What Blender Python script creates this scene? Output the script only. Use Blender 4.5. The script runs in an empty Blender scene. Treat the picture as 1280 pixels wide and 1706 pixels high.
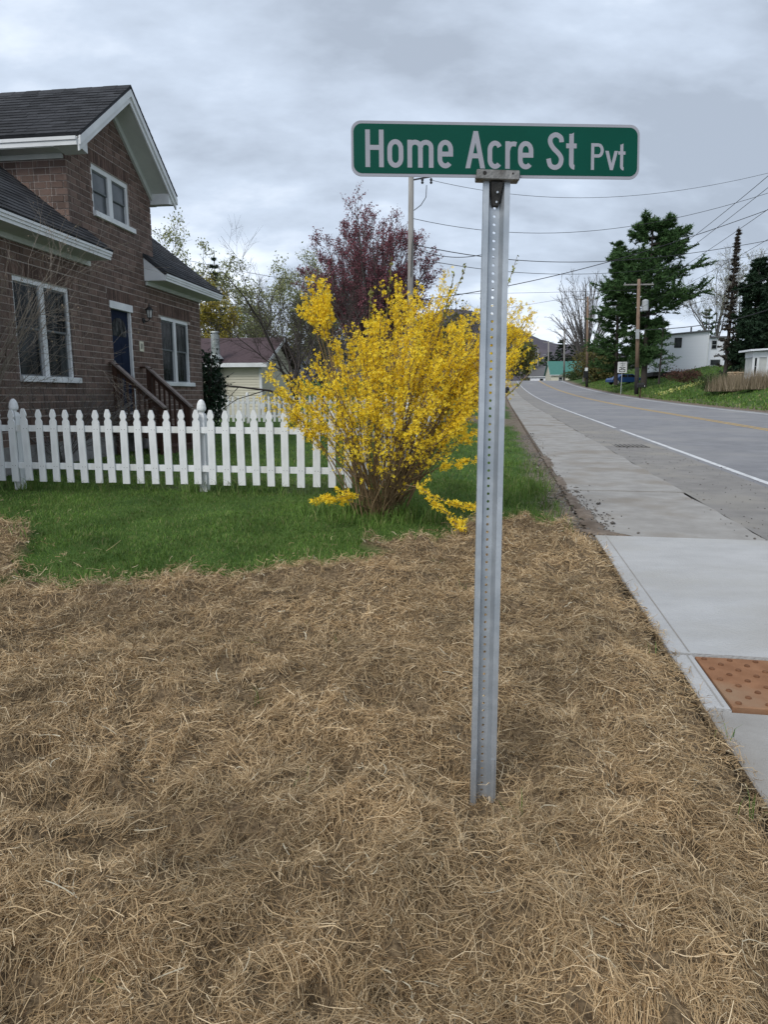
import bpy, bmesh, math, random
import numpy as np
from mathutils import Vector, Matrix

R = math.radians
SC = bpy.context.scene
COL = SC.collection

# ------------------------------------------------------------------ camera
F, CX, CY, HC = 1130.0, 640.0, 853.0, 1.38
PITCH = math.atan((853 - 658) / F)
cam = bpy.data.cameras.new('camera')
cam.sensor_fit = 'HORIZONTAL'; cam.sensor_width = 36.0; cam.lens = 36.0 * F / 1280.0
cam.clip_start = 0.05; cam.clip_end = 20000
co = bpy.data.objects.new('camera', cam); COL.objects.link(co)
co.location = (0, 0, HC); co.rotation_euler = (R(90) - PITCH, 0, 0)
SC.camera = co

# ------------------------------------------------------------------ sky, sun, exposure
SUN_EL, SUN_AZ = R(44), R(218)          # azimuth clockwise from +Y; behind the camera, a little to the left
w = bpy.data.worlds.new('World'); SC.world = w; w.use_nodes = True
nt = w.node_tree; nt.nodes.clear(); N = nt.nodes.new; Lk = nt.links.new
out = N('ShaderNodeOutputWorld'); bg = N('ShaderNodeBackground'); bg.inputs['Strength'].default_value = 0.1
sky = N('ShaderNodeTexSky'); sky.sky_type = 'NISHITA'; sky.sun_disc = False
sky.sun_elevation = SUN_EL; sky.sun_rotation = SUN_AZ; sky.air_density = 1.2; sky.dust_density = 1.5
tc = N('ShaderNodeTexCoord'); sep = N('ShaderNodeSeparateXYZ'); Lk(tc.outputs['Generated'], sep.inputs[0])
zz = N('ShaderNodeMath'); zz.operation = 'MAXIMUM'; zz.inputs[1].default_value = 0.0; Lk(sep.outputs['Z'], zz.inputs[0])
za = N('ShaderNodeMath'); za.operation = 'ADD'; za.inputs[1].default_value = 0.42; Lk(zz.outputs[0], za.inputs[0])
dx = N('ShaderNodeMath'); dx.operation = 'DIVIDE'; Lk(sep.outputs['X'], dx.inputs[0]); Lk(za.outputs[0], dx.inputs[1])
dy = N('ShaderNodeMath'); dy.operation = 'DIVIDE'; Lk(sep.outputs['Y'], dy.inputs[0]); Lk(za.outputs[0], dy.inputs[1])
cb = N('ShaderNodeCombineXYZ'); Lk(dx.outputs[0], cb.inputs[0]); Lk(dy.outputs[0], cb.inputs[1])
mp = N('ShaderNodeMapping'); mp.inputs['Location'].default_value = (3.1, 1.2, 0.4); mp.inputs['Scale'].default_value = (0.95, 1.7, 1)
mp.inputs['Rotation'].default_value = (0, 0, R(-14)); Lk(cb.outputs[0], mp.inputs['Vector'])
n1 = N('ShaderNodeTexNoise'); n1.inputs['Scale'].default_value = 1.25; n1.inputs['Detail'].default_value = 5
n1.inputs['Roughness'].default_value = 0.52; n1.inputs['Distortion'].default_value = 0.3; Lk(mp.outputs[0], n1.inputs['Vector'])
n2 = N('ShaderNodeTexNoise'); n2.inputs['Scale'].default_value = 2.6; n2.inputs['Detail'].default_value = 6
n2.inputs['Roughness'].default_value = 0.6; Lk(mp.outputs[0], n2.inputs['Vector'])
mx = N('ShaderNodeMix'); mx.data_type = 'FLOAT'; mx.inputs[0].default_value = 0.34; Lk(n1.outputs['Fac'], mx.inputs[2]); Lk(n2.outputs['Fac'], mx.inputs[3])
rp = N('ShaderNodeValToRGB'); e = rp.color_ramp.elements
e[0].position = 0.385; e[0].color = (0.36, 0.415, 0.50, 1); e[1].position = 0.60; e[1].color = (0.85, 0.92, 1.02, 1)
em = e.new(0.49); em.color = (0.53, 0.61, 0.73, 1)
Lk(mx.outputs[0], rp.inputs[0])
sc_ = N('ShaderNodeVectorMath'); sc_.operation = 'SCALE'; sc_.inputs['Scale'].default_value = 10.0; Lk(rp.outputs[0], sc_.inputs[0])
cov = N('ShaderNodeMix'); cov.data_type = 'RGBA'; cov.inputs[0].default_value = 0.95
Lk(sky.outputs[0], cov.inputs[6]); Lk(sc_.outputs[0], cov.inputs[7])
Lk(cov.outputs[2], bg.inputs['Color']); Lk(bg.outputs[0], out.inputs['Surface'])

sl = bpy.data.lights.new('sun', 'SUN'); sl.energy = 1.6; sl.angle = R(24); sl.color = (1.0, 0.97, 0.92)
so = bpy.data.objects.new('sun', sl); COL.objects.link(so)
sd = Vector((math.sin(SUN_AZ) * math.cos(SUN_EL), math.cos(SUN_AZ) * math.cos(SUN_EL), math.sin(SUN_EL)))
so.rotation_euler = sd.to_track_quat('Z', 'Y').to_euler(); so.location = (0, -20, 30)

SC.view_settings.view_transform = 'Standard'; SC.view_settings.look = 'None'
SC.view_settings.exposure = 0.36; SC.view_settings.gamma = 1.0; SC.view_settings.use_curve_mapping = False
SC.render.engine = 'CYCLES'; SC.cycles.use_denoising = True
SC.cycles.max_bounces = 5; SC.cycles.diffuse_bounces = 3; SC.cycles.glossy_bounces = 3
SC.cycles.transmission_bounces = 4; SC.cycles.transparent_max_bounces = 6

# ------------------------------------------------------------------ helpers
def at(px, py, Y):
    """world point seen at photo pixel (px, py) at the distance Y in front of the camera"""
    a, b = (px - CX) / F, -(py - CY) / F
    r = (a, math.cos(PITCH) + b * math.sin(PITCH), -math.sin(PITCH) + b * math.cos(PITCH))
    return Vector((r[0] * Y / r[1], Y, HC + r[2] * Y / r[1]))

DA = Vector((0.163, 0.9866, 0)); DC = Vector((0.9866, -0.163, 0))      # along the road / across it (to the right)
def ac(X, Y): return X * 0.163 + Y * 0.9866, X * 0.9866 - Y * 0.163
def xy(a, c): return a * 0.163 + c * 0.9866, a * 0.9866 - c * 0.163
def sstep(e0, e1, x):
    t = np.clip((x - e0) / (e1 - e0), 0, 1); return t * t * (3 - 2 * t)
def zroad(a):
    a = np.asarray(a, float)
    z = -0.02 + 0.0135 * np.minimum(a, 148) + 0.0002 * np.clip(a - 40, 0, 108) ** 2
    return z - 2.2 * sstep(150, 270, a) + 0.0 * a
def terr(a, c):
    """height of the bare ground"""
    a = np.asarray(a, float); c = np.asarray(c, float)
    z = zroad(a)
    z = z + 0.15 * sstep(0.7, -1.3, c) * sstep(3.2, 7.2, a)
    z = z - 0.02 * sstep(1.0, 0.6, c)
    bank = np.clip(c - 13.7, 0, 11) * 0.28
    z = z + bank * sstep(18, 40, a) * (1 - 0.75 * sstep(120, 170, a))
    z = z + 0.02 * np.clip(-c - 30, 0, 200)
    under = (c > 0.97) & (c < 13.45)
    return np.where(under, z - 0.12, z)
def gz(X, Y):
    a, c = ac(X, Y); return float(terr(a, c))

class VNoise:
    def __init__(s, seed):
        s.g = np.random.default_rng(seed).random((128, 128))
    def __call__(s, x, y):
        xi = np.floor(x).astype(int); yi = np.floor(y).astype(int); fx = x - xi; fy = y - yi
        fx = fx * fx * (3 - 2 * fx); fy = fy * fy * (3 - 2 * fy)
        g = s.g; a = g[xi % 128, yi % 128]; b = g[(xi + 1) % 128, yi % 128]; c = g[xi % 128, (yi + 1) % 128]; d = g[(xi + 1) % 128, (yi + 1) % 128]
        return (a * (1 - fx) + b * fx) * (1 - fy) + (c * (1 - fx) + d * fx) * fy
VN = [VNoise(k) for k in range(6)]

# ---- materials
MATS = {}
def mat(name, c1, c2=None, scale=8.0, rough=0.8, bump=0.0, bscale=None, island=0.0, metal=0.0, spec=0.3, c3=None, stretch=None,
        lo=0.35, hi=0.65, detail=5, trans=0.0, ior=None, mottle=None):
    m = bpy.data.materials.new(name); m.use_nodes = True; t = m.node_tree; t.nodes.clear()
    n = t.nodes.new; l = t.links.new
    o = n('ShaderNodeOutputMaterial'); b = n('ShaderNodeBsdfPrincipled'); l(b.outputs[0], o.inputs[0])
    b.inputs['Roughness'].default_value = rough; b.inputs['Metallic'].default_value = metal
    b.inputs['Specular IOR Level'].default_value = spec
    c2 = c2 or c1
    tcn = n('ShaderNodeTexCoord'); v = tcn.outputs['Object']
    if stretch:
        mpn = n('ShaderNodeMapping'); mpn.inputs['Scale'].default_value = stretch; l(v, mpn.inputs['Vector']); v = mpn.outputs[0]
    nz = n('ShaderNodeTexNoise'); nz.inputs['Scale'].default_value = scale; nz.inputs['Detail'].default_value = detail; nz.inputs['Roughness'].default_value = 0.6
    l(v, nz.inputs['Vector'])
    rpn = n('ShaderNodeValToRGB'); es = rpn.color_ramp.elements
    es[0].position = lo; es[0].color = (*c1, 1); es[1].position = hi; es[1].color = (*c2, 1)
    l(nz.outputs['Fac'], rpn.inputs[0]); colr = rpn.outputs[0]
    if c3:
        nz3 = n('ShaderNodeTexNoise'); nz3.inputs['Scale'].default_value = (mottle or scale * 0.23); nz3.inputs['Detail'].default_value = 6; l(v, nz3.inputs['Vector'])
        mr = n('ShaderNodeMapRange'); mr.inputs[1].default_value = 0.5; mr.inputs[2].default_value = 0.68; l(nz3.outputs['Fac'], mr.inputs[0])
        mi = n('ShaderNodeMix'); mi.data_type = 'RGBA'; l(mr.outputs[0], mi.inputs[0]); l(colr, mi.inputs[6]); mi.inputs[7].default_value = (*c3, 1); colr = mi.outputs[2]
    if island:
        g = n('ShaderNodeNewGeometry'); oi = n('ShaderNodeObjectInfo'); ad = n('ShaderNodeMath'); ad.operation = 'ADD'; l(g.outputs['Random Per Island'], ad.inputs[0]); l(oi.outputs['Random'], ad.inputs[1])
        fr = n('ShaderNodeMath'); fr.operation = 'FRACT'; l(ad.outputs[0], fr.inputs[0])
        m2 = n('ShaderNodeMapRange'); m2.inputs[3].default_value = 1 - island; m2.inputs[4].default_value = 1 + island; l(fr.outputs[0], m2.inputs[0])
        vm = n('ShaderNodeVectorMath'); vm.operation = 'SCALE'; l(colr, vm.inputs[0]); l(m2.outputs[0], vm.inputs['Scale']); colr = vm.outputs[0]
    l(colr, b.inputs['Base Color'])
    if bump:
        nb = n('ShaderNodeTexNoise'); nb.inputs['Scale'].default_value = bscale or scale * 3; nb.inputs['Detail'].default_value = 6; l(v, nb.inputs['Vector'])
        bp = n('ShaderNodeBump'); bp.inputs['Strength'].default_value = bump; bp.inputs['Distance'].default_value = 0.01; l(nb.outputs['Fac'], bp.inputs['Height']); l(bp.outputs[0], b.inputs['Normal'])
    MATS[name] = m; return m
def ramp_mat(name, cols, rough=0.75, spec=0.2, trans=0.0, patch=0.0, pscale=3.0, tint=None):
    """colour picked per loose piece (blade, strand, petal, leaf) from a ramp"""
    m = bpy.data.materials.new(name); m.use_nodes = True; t = m.node_tree; t.nodes.clear(); n = t.nodes.new; l = t.links.new
    o = n('ShaderNodeOutputMaterial'); b = n('ShaderNodeBsdfPrincipled'); b.inputs['Roughness'].default_value = rough; b.inputs['Specular IOR Level'].default_value = spec
    g = n('ShaderNodeNewGeometry'); r = n('ShaderNodeValToRGB'); es = r.color_ramp.elements
    k = len(cols); es[0].color = (*cols[0], 1); es[1].color = (*cols[-1], 1)
    for i in range(1, k - 1):
        q = es.new(i / (k - 1)); q.color = (*cols[i], 1)
    l(g.outputs['Random Per Island'], r.inputs[0]); colr = r.outputs[0]
    if patch:
        tcn = n('ShaderNodeTexCoord'); z = n('ShaderNodeTexNoise'); z.inputs['Scale'].default_value = pscale; z.inputs['Detail'].default_value = 4; l(tcn.outputs['Object'], z.inputs['Vector'])
        mr = n('ShaderNodeMapRange'); mr.inputs[1].default_value = 0.3; mr.inputs[2].default_value = 0.7; l(z.outputs['Fac'], mr.inputs[0])
        mi = n('ShaderNodeMix'); mi.data_type = 'RGBA'; l(mr.outputs[0], mi.inputs[0]); mi.inputs[6].default_value = (*(tint or (1 - patch,) * 3), 1); mi.inputs[7].default_value = (1 + patch,) * 3 + (1,)
        vm = n('ShaderNodeVectorMath'); vm.operation = 'MULTIPLY'; l(colr, vm.inputs[0]); l(mi.outputs[2], vm.inputs[1]); colr = vm.outputs[0]
    l(colr, b.inputs['Base Color'])
    if trans:
        tr = n('ShaderNodeBsdfTranslucent'); l(colr, tr.inputs['Color']); ms = n('ShaderNodeMixShader'); ms.inputs[0].default_value = trans
        l(b.outputs[0], ms.inputs[1]); l(tr.outputs[0], ms.inputs[2]); l(ms.outputs[0], o.inputs[0])
    else: l(b.outputs[0], o.inputs[0])
    MATS[name] = m; return m

# ---- objects
def link(name, me, m=None, parent=None):
    o = bpy.data.objects.new(name, me); COL.objects.link(o)
    if m is not None and me is not None and not me.materials: me.materials.append(m)
    if parent is not None: o.parent = parent
    return o
def tag(o, label=None, cat=None, group=None, kind=None):
    if label: o['label'] = label
    if cat: o['category'] = cat
    if group: o['group'] = group
    if kind: o['kind'] = kind
    return o
def thing(name, label, cat, loc=(0, 0, 0), rz=0.0, group=None):
    o = bpy.data.objects.new(name, None); COL.objects.link(o); o.empty_display_size = 0.2
    o.location = loc; o.rotation_euler = (0, 0, rz); return tag(o, label, cat, group)
def fastmesh(name, V, Fc, smooth=False):
    """V (n,3) array, Fc (m,k) array of equal-sized faces"""
    V = np.ascontiguousarray(V, np.float32); Fc = np.ascontiguousarray(Fc, np.int32); k = Fc.shape[1]
    me = bpy.data.meshes.new(name); me.vertices.add(len(V)); me.vertices.foreach_set('co', V.ravel())
    me.loops.add(Fc.size); me.loops.foreach_set('vertex_index', Fc.ravel())
    me.polygons.add(len(Fc)); me.polygons.foreach_set('loop_start', np.arange(0, Fc.size, k, dtype=np.int32))
    try: me.polygons.foreach_set('loop_total', np.full(len(Fc), k, np.int32))
    except Exception: pass
    if smooth: me.polygons.foreach_set('use_smooth', np.ones(len(Fc), bool))
    me.update(calc_edges=True); me.validate(verbose=False); return me

class MB:
    def __init__(s): s.v = []; s.f = []
    def add(s, vs, fs):
        b = len(s.v); s.v += [tuple(q) for q in vs]; s.f += [tuple(i + b for i in f) for f in fs]; return s
    def hexa(s, p):   # 8 corners: bottom 4 ccw, top 4 ccw
        return s.add(p, [(3, 2, 1, 0), (4, 5, 6, 7), (0, 1, 5, 4), (1, 2, 6, 5), (2, 3, 7, 6), (3, 0, 4, 7)])
    def box(s, x0, x1, y0, y1, z0, z1):
        return s.hexa([(x0, y0, z0), (x1, y0, z0), (x1, y1, z0), (x0, y1, z0), (x0, y0, z1), (x1, y0, z1), (x1, y1, z1), (x0, y1, z1)])
    def bar(s, a, b, wx, wy, up=(0, 0, 1)):
        a = Vector(a); b = Vector(b); d = (b - a).normalized(); up = Vector(up)
        x = d.cross(up)
        if x.length < 1e-4: x = d.cross(Vector((1, 0, 0)))
        x.normalize(); y = x.cross(d).normalized(); x *= wx / 2; y *= wy / 2
        return s.hexa([a - x - y, a + x - y, a + x + y, a - x + y, b - x - y, b + x - y, b + x + y, b - x + y])
    def tube(s, pts, rad, n=8, cap=True):
        pts = [Vector(p) for p in pts]; m = len(pts)
        if not hasattr(rad, '__len__'): rad = [rad] * m
        b = len(s.v); ref = Vector((0.31, 0.17, 0.93))
        for i, p in enumerate(pts):
            d = (pts[min(i + 1, m - 1)] - pts[max(i - 1, 0)]).normalized()
            x = d.cross(ref)
            if x.length < 0.05: x = d.cross(Vector((1, 0, 0)))
            x.normalize(); y = d.cross(x)
            for k in range(n):
                an = 2 * math.pi * k / n; q = p + (x * math.cos(an) + y * math.sin(an)) * rad[i]; s.v.append(tuple(q))
        for i in range(m - 1):
            for k in range(n):
                k2 = (k + 1) % n; s.f.append((b + i * n + k, b + i * n + k2, b + (i + 1) * n + k2, b + (i + 1) * n + k))
        if cap:
            s.f.append(tuple(b + k for k in range(n))[::-1]); s.f.append(tuple(b + (m - 1) * n + k for k in range(n)))
        return s
    def lathe(s, prof, c=(0, 0, 0), n=16):   # prof [(r,z)]
        b = len(s.v); m = len(prof)
        for r, z in prof:
            for k in range(n):
                an = 2 * math.pi * k / n; s.v.append((c[0] + r * math.cos(an), c[1] + r * math.sin(an), c[2] + z))
        for i in range(m - 1):
            for k in range(n):
                k2 = (k + 1) % n; s.f.append((b + i * n + k, b + i * n + k2, b + (i + 1) * n + k2, b + (i + 1) * n + k))
        s.f.append(tuple(b + k for k in range(n))[::-1]); s.f.append(tuple(b + (m - 1) * n + k for k in range(n))); return s
    def prism(s, poly, t, fn):
        """poly: list of 2d points, t: (d0,d1) extrusion, fn(p,q,d)->xyz"""
        k = len(poly); vs = [fn(p, q, t[0]) for p, q in poly] + [fn(p, q, t[1]) for p, q in poly]
        fs = [tuple(range(k))[::-1], tuple(range(k, 2 * k))] + [(i, (i + 1) % k, (i + 1) % k + k, i + k) for i in range(k)]
        return s.add(vs, fs)
    def mesh(s, name, smooth=False, bevel=0.0, fix=True):
        me = bpy.data.meshes.new(name); me.from_pydata(s.v, [], s.f)
        if fix or bevel:
            bm = bmesh.new(); bm.from_mesh(me); bmesh.ops.recalc_face_normals(bm, faces=bm.faces)
            if bevel: bmesh.ops.bevel(bm, geom=bm.edges[:], offset=bevel, segments=1, affect='EDGES', profile=0.5)
            bm.to_mesh(me); bm.free()
        if smooth:
            for p in me.polygons: p.use_smooth = True
        me.update(); return me
    def build(s, name, m, parent=None, smooth=False, bevel=0.0):
        return link(name, s.mesh(name, smooth, bevel), m, parent)
    def bounds(s): a = np.array(s.v); return a.min(0), a.max(0)

# strands: ribbons that follow a curved path, all in one array
def ribbons(P, Wd, side):
    """P (n,k,3) paths, Wd (n,k) half widths, side (n,3) -> V, F quads"""
    n, k, _ = P.shape
    A = P - side[:, None, :] * Wd[..., None]; B = P + side[:, None, :] * Wd[..., None]
    V = np.stack([A, B], 2).reshape(-1, 3)
    base = (np.arange(n) * k * 2)[:, None]; i = (np.arange(k - 1) * 2)[None, :]
    q = np.stack([base + i, base + i + 1, base + i + 3, base + i + 2], -1).reshape(-1, 4)
    return V, q
def tri_blades(B, T, half, side):
    """single triangles: base centre B, tip T, half width"""
    V = np.stack([B - side * half[:, None], B + side * half[:, None], T], 1).reshape(-1, 3)
    return V, np.arange(len(V)).reshape(-1, 3)
def unit(a): return a / np.maximum(np.linalg.norm(a, axis=-1, keepdims=True), 1e-9)

# ------------------------------------------------------------------ palette
mat('mortar', (0.34, 0.29, 0.26), (0.44, 0.385, 0.345), 30, 0.95, 0.3)
mat('brick', (0.104, 0.070, 0.057), (0.168, 0.113, 0.091), 9, 0.9, 0.5, 90, island=0.28, c3=(0.138, 0.103, 0.089), mottle=0.8)
mat('brick_soldier', (0.085, 0.055, 0.045), (0.13, 0.084, 0.067), 9, 0.9, 0.5, 90, island=0.35)
mat('shingle', (0.022, 0.023, 0.026), (0.045, 0.046, 0.05), 60, 0.92, 0.6, 200, island=0.4)
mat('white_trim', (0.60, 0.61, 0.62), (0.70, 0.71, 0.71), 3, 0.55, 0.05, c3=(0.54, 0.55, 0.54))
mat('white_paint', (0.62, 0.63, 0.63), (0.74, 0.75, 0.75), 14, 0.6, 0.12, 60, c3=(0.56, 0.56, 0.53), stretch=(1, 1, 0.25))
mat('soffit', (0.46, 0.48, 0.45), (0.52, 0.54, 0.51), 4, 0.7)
def glass_mat():
    m = bpy.data.materials.new('window_glass'); m.use_nodes = True; b = m.node_tree.nodes['Principled BSDF']
    b.inputs['Roughness'].default_value = 0.08; b.inputs['Specular IOR Level'].default_value = 0.09
    tcg = m.node_tree.nodes.new('ShaderNodeTexCoord'); mpg = m.node_tree.nodes.new('ShaderNodeMapping'); mpg.inputs['Scale'].default_value = (1, 5, 0.6); m.node_tree.links.new(tcg.outputs['Object'], mpg.inputs['Vector'])
    nzg = m.node_tree.nodes.new('ShaderNodeTexNoise'); nzg.inputs['Scale'].default_value = 1.6; nzg.inputs['Detail'].default_value = 4; m.node_tree.links.new(mpg.outputs[0], nzg.inputs['Vector'])
    rpg = m.node_tree.nodes.new('ShaderNodeValToRGB'); rpg.color_ramp.elements[0].position = 0.42; rpg.color_ramp.elements[0].color = (0.006, 0.008, 0.009, 1); rpg.color_ramp.elements[1].position = 0.7; rpg.color_ramp.elements[1].color = (0.05, 0.055, 0.055, 1)
    m.node_tree.links.new(nzg.outputs['Fac'], rpg.inputs[0]); m.node_tree.links.new(rpg.outputs[0], b.inputs['Base Color'])  # upright streaks in the pane colour imitate curtains and reflections
    nzz = m.node_tree.nodes.new('ShaderNodeTexNoise'); nzz.inputs['Scale'].default_value = 2.0
    bp = m.node_tree.nodes.new('ShaderNodeBump'); bp.inputs['Strength'].default_value = 0.06; bp.inputs['Distance'].default_value = 0.05
    m.node_tree.links.new(nzz.outputs['Fac'], bp.inputs['Height']); m.node_tree.links.new(bp.outputs[0], b.inputs['Normal'])
    MATS['glass'] = m
glass_mat()
mat('glass_curtained', (0.075, 0.085, 0.092), (0.13, 0.14, 0.148), 2.5, 0.12, spec=0.2)
mat('blind', (0.42, 0.43, 0.42), (0.5, 0.5, 0.48), 3, 0.8)
mat('screen', (0.10, 0.115, 0.12), (0.13, 0.14, 0.145), 40, 0.6)
mat('door_navy', (0.006, 0.011, 0.028), (0.010, 0.017, 0.038), 5, 0.65, spec=0.08)
mat('stained_wood', (0.035, 0.016, 0.010), (0.07, 0.034, 0.022), 7, 0.75, 0.4, 40, stretch=(6, 6, 1))
mat('worn_rail', (0.16, 0.13, 0.115), (0.24, 0.20, 0.18), 12, 0.8, 0.3, 50)
mat('black_iron', (0.012, 0.012, 0.013), (0.02, 0.02, 0.02), 20, 0.5)
mat('foundation', (0.19, 0.18, 0.17), (0.26, 0.25, 0.24), 10, 0.9, 0.4)
mat('concrete_new', (0.385, 0.38, 0.372), (0.44, 0.436, 0.428), 3.5, 0.92, 0.7, 70, c3=(0.355, 0.34, 0.31), mottle=0.7, stretch=(0.8, 1.3, 1), detail=12)
mat('concrete_old', (0.265, 0.25, 0.23), (0.335, 0.32, 0.298), 3.5, 0.95, 0.35, 120, c3=(0.24, 0.213, 0.18), mottle=1.3)
mat('asphalt', (0.19, 0.188, 0.195), (0.24, 0.237, 0.243), 2.0, 0.95, 0.5, 220, c3=(0.265, 0.258, 0.252), mottle=0.35)
mat('gutter', (0.20, 0.188, 0.175), (0.255, 0.24, 0.222), 3.0, 0.95, 0.5, 200, c3=(0.275, 0.255, 0.222), mottle=0.9)
mat('line_white', (0.52, 0.52, 0.52), (0.66, 0.66, 0.66), 12, 0.8, 0.1, c3=(0.40, 0.40, 0.39), mottle=6)
mat('line_yellow', (0.44, 0.28, 0.07), (0.52, 0.34, 0.10), 5, 0.8, 0.1, c3=(0.36, 0.25, 0.11), mottle=4)
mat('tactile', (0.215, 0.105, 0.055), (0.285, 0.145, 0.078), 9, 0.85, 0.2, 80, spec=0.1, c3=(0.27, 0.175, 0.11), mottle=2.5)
mat('tactile_dome', (0.13, 0.062, 0.034), (0.19, 0.095, 0.052), 30, 0.85, spec=0.1)  # darker than the plate: wear, plus dome shading put into the colour
mat('galvanised', (0.36, 0.385, 0.41), (0.45, 0.475, 0.50), 16, 0.42, 0.05, 60, metal=0.55, spec=0.5, c3=(0.32, 0.35, 0.38), mottle=5)
mat('cast_metal', (0.16, 0.155, 0.145), (0.26, 0.25, 0.235), 40, 0.5, 0.25, 120, metal=0.7, c3=(0.12, 0.11, 0.10), mottle=18)
mat('sign_green', (0.0, 0.052, 0.034), (0.0, 0.060, 0.040), 4, 0.6, spec=0.12)
mat('sign_white', (0.27, 0.27, 0.30), (0.30, 0.30, 0.33), 5, 0.6, spec=0.15)
mat('pole_grey', (0.20, 0.19, 0.175), (0.30, 0.285, 0.265), 5, 0.9, 0.5, 40, stretch=(4, 4, 0.3))
mat('pole_brown', (0.15, 0.10, 0.07), (0.25, 0.175, 0.125), 5, 0.9, 0.5, 40, stretch=(4, 4, 0.3))
mat('creosote', (0.018, 0.016, 0.015), (0.035, 0.03, 0.028), 6, 0.8)
mat('wire_black', (0.025, 0.025, 0.028), (0.03, 0.03, 0.033), 3, 0.7)
mat('transformer', (0.33, 0.35, 0.36), (0.38, 0.40, 0.41), 4, 0.5)
mat('bark_dark', (0.035, 0.028, 0.025), (0.07, 0.058, 0.05), 12, 0.95, 0.6, 40)
mat('bark_grey', (0.10, 0.09, 0.085), (0.17, 0.155, 0.145), 12, 0.95, 0.6, 40)
mat('twig_tan', (0.17, 0.14, 0.115), (0.27, 0.235, 0.195), 12, 0.9)
mat('stem_olive', (0.15, 0.10, 0.05), (0.25, 0.175, 0.095), 14, 0.85)
mat('siding_cream', (0.56, 0.53, 0.42), (0.60, 0.57, 0.46), 2, 0.6, c3=(0.52, 0.49, 0.39))
mat('siding_white', (0.66, 0.67, 0.70), (0.70, 0.71, 0.74), 2, 0.6)
mat('roof_maroon', (0.055, 0.036, 0.039), (0.085, 0.056, 0.06), 14, 0.9, 0.4)
mat('roof_green', (0.045, 0.15, 0.125), (0.06, 0.18, 0.15), 4, 0.6)
mat('roof_grey', (0.09, 0.09, 0.095), (0.14, 0.14, 0.145), 10, 0.9)
mat('flue_steel', (0.30, 0.32, 0.31), (0.38, 0.40, 0.39), 9, 0.45, metal=0.6, c3=(0.22, 0.26, 0.24))
mat('flue_dark', (0.05, 0.052, 0.055), (0.085, 0.085, 0.09), 9, 0.7)
mat('paint_blue', (0.10, 0.16, 0.26), (0.12, 0.18, 0.29), 3, 0.6)
mat('car_blue', (0.015, 0.055, 0.17), (0.02, 0.06, 0.18), 2, 0.3, spec=0.6)
mat('car_grey', (0.05, 0.055, 0.065), (0.06, 0.065, 0.075), 2, 0.3, spec=0.6)
mat('rubber', (0.02, 0.02, 0.02), (0.03, 0.03, 0.03), 20, 0.8)
mat('sign_face', (0.62, 0.63, 0.63), (0.66, 0.67, 0.67), 5, 0.5)
mat('sign_black', (0.02, 0.02, 0.02), None, 5, 0.6)
mat('stone', (0.10, 0.09, 0.08), (0.22, 0.20, 0.18), 20, 0.95, island=0.5)
mat('hill_wood', (0.060, 0.052, 0.066), (0.10, 0.084, 0.094), 0.011, 1.0, c3=(0.04, 0.05, 0.055), mottle=0.004, detail=8)
ramp_mat('hay_strand', [(0.156, 0.091, 0.043), (0.374, 0.251, 0.126), (0.489, 0.35, 0.194), (0.354, 0.236, 0.117), (0.624, 0.468, 0.275), (0.229, 0.143, 0.068), (0.499, 0.36, 0.198), (0.749, 0.601, 0.396)], 0.65, 0.3, 0.12, 0.26, 2.6, (0.70, 0.72, 0.74))
ramp_mat('grass_blade', [(0.066, 0.122, 0.020), (0.096, 0.178, 0.029), (0.122, 0.212, 0.040), (0.084, 0.158, 0.026), (0.168, 0.24, 0.060), (0.102, 0.182, 0.033), (0.28, 0.25, 0.12)], 0.6, 0.25, 0.25, 0.42, 1.9, (0.60, 0.62, 0.60))
ramp_mat('petal', [(0.86, 0.56, 0.012), (0.94, 0.70, 0.04), (0.98, 0.80, 0.10), (0.90, 0.64, 0.02)], 0.55, 0.15, 0.35)
ramp_mat('bud_green', [(0.16, 0.17, 0.04), (0.24, 0.25, 0.07), (0.20, 0.19, 0.06)], 0.7)
ramp_mat('bud_maroon', [(0.125, 0.040, 0.052), (0.20, 0.062, 0.08), (0.26, 0.11, 0.13), (0.11, 0.04, 0.05)], 0.7, 0.2, 0.15)
ramp_mat('leaf_spring', [(0.22, 0.24, 0.09), (0.30, 0.32, 0.15), (0.26, 0.27, 0.12), (0.35, 0.36, 0.20)], 0.7, 0.2, 0.25)
ramp_mat('leaf_yellow', [(0.26, 0.20, 0.03), (0.34, 0.27, 0.05), (0.22, 0.19, 0.03)], 0.7, 0.2, 0.2)
ramp_mat('leaf_pale', [(0.30, 0.31, 0.22), (0.38, 0.38, 0.28), (0.26, 0.28, 0.18)], 0.7, 0.2, 0.2)
ramp_mat('needle_dark', [(0.010, 0.024, 0.012), (0.018, 0.040, 0.018), (0.014, 0.030, 0.014)], 0.7, 0.2)
ramp_mat('needle_pine', [(0.028, 0.064, 0.022), (0.050, 0.104, 0.032), (0.078, 0.145, 0.046), (0.040, 0.086, 0.028)], 0.7, 0.2, 0.15)
ramp_mat('needle_brown', [(0.045, 0.035, 0.028), (0.075, 0.06, 0.045), (0.05, 0.048, 0.035)], 0.8)
ramp_mat('dry_stalk', [(0.20, 0.155, 0.105), (0.30, 0.24, 0.17), (0.16, 0.13, 0.08), (0.24, 0.19, 0.12)], 0.85)
ramp_mat('olive_leaf', [(0.07, 0.07, 0.02), (0.12, 0.11, 0.035), (0.095, 0.085, 0.03)], 0.8, 0.2, 0.1)
ramp_mat('shrub_leaf', [(0.03, 0.06, 0.018), (0.05, 0.085, 0.025), (0.07, 0.075, 0.03)], 0.7)
ramp_mat('leaf_brown', [(0.07, 0.035, 0.025), (0.11, 0.055, 0.04), (0.05, 0.03, 0.025)], 0.8)
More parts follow.
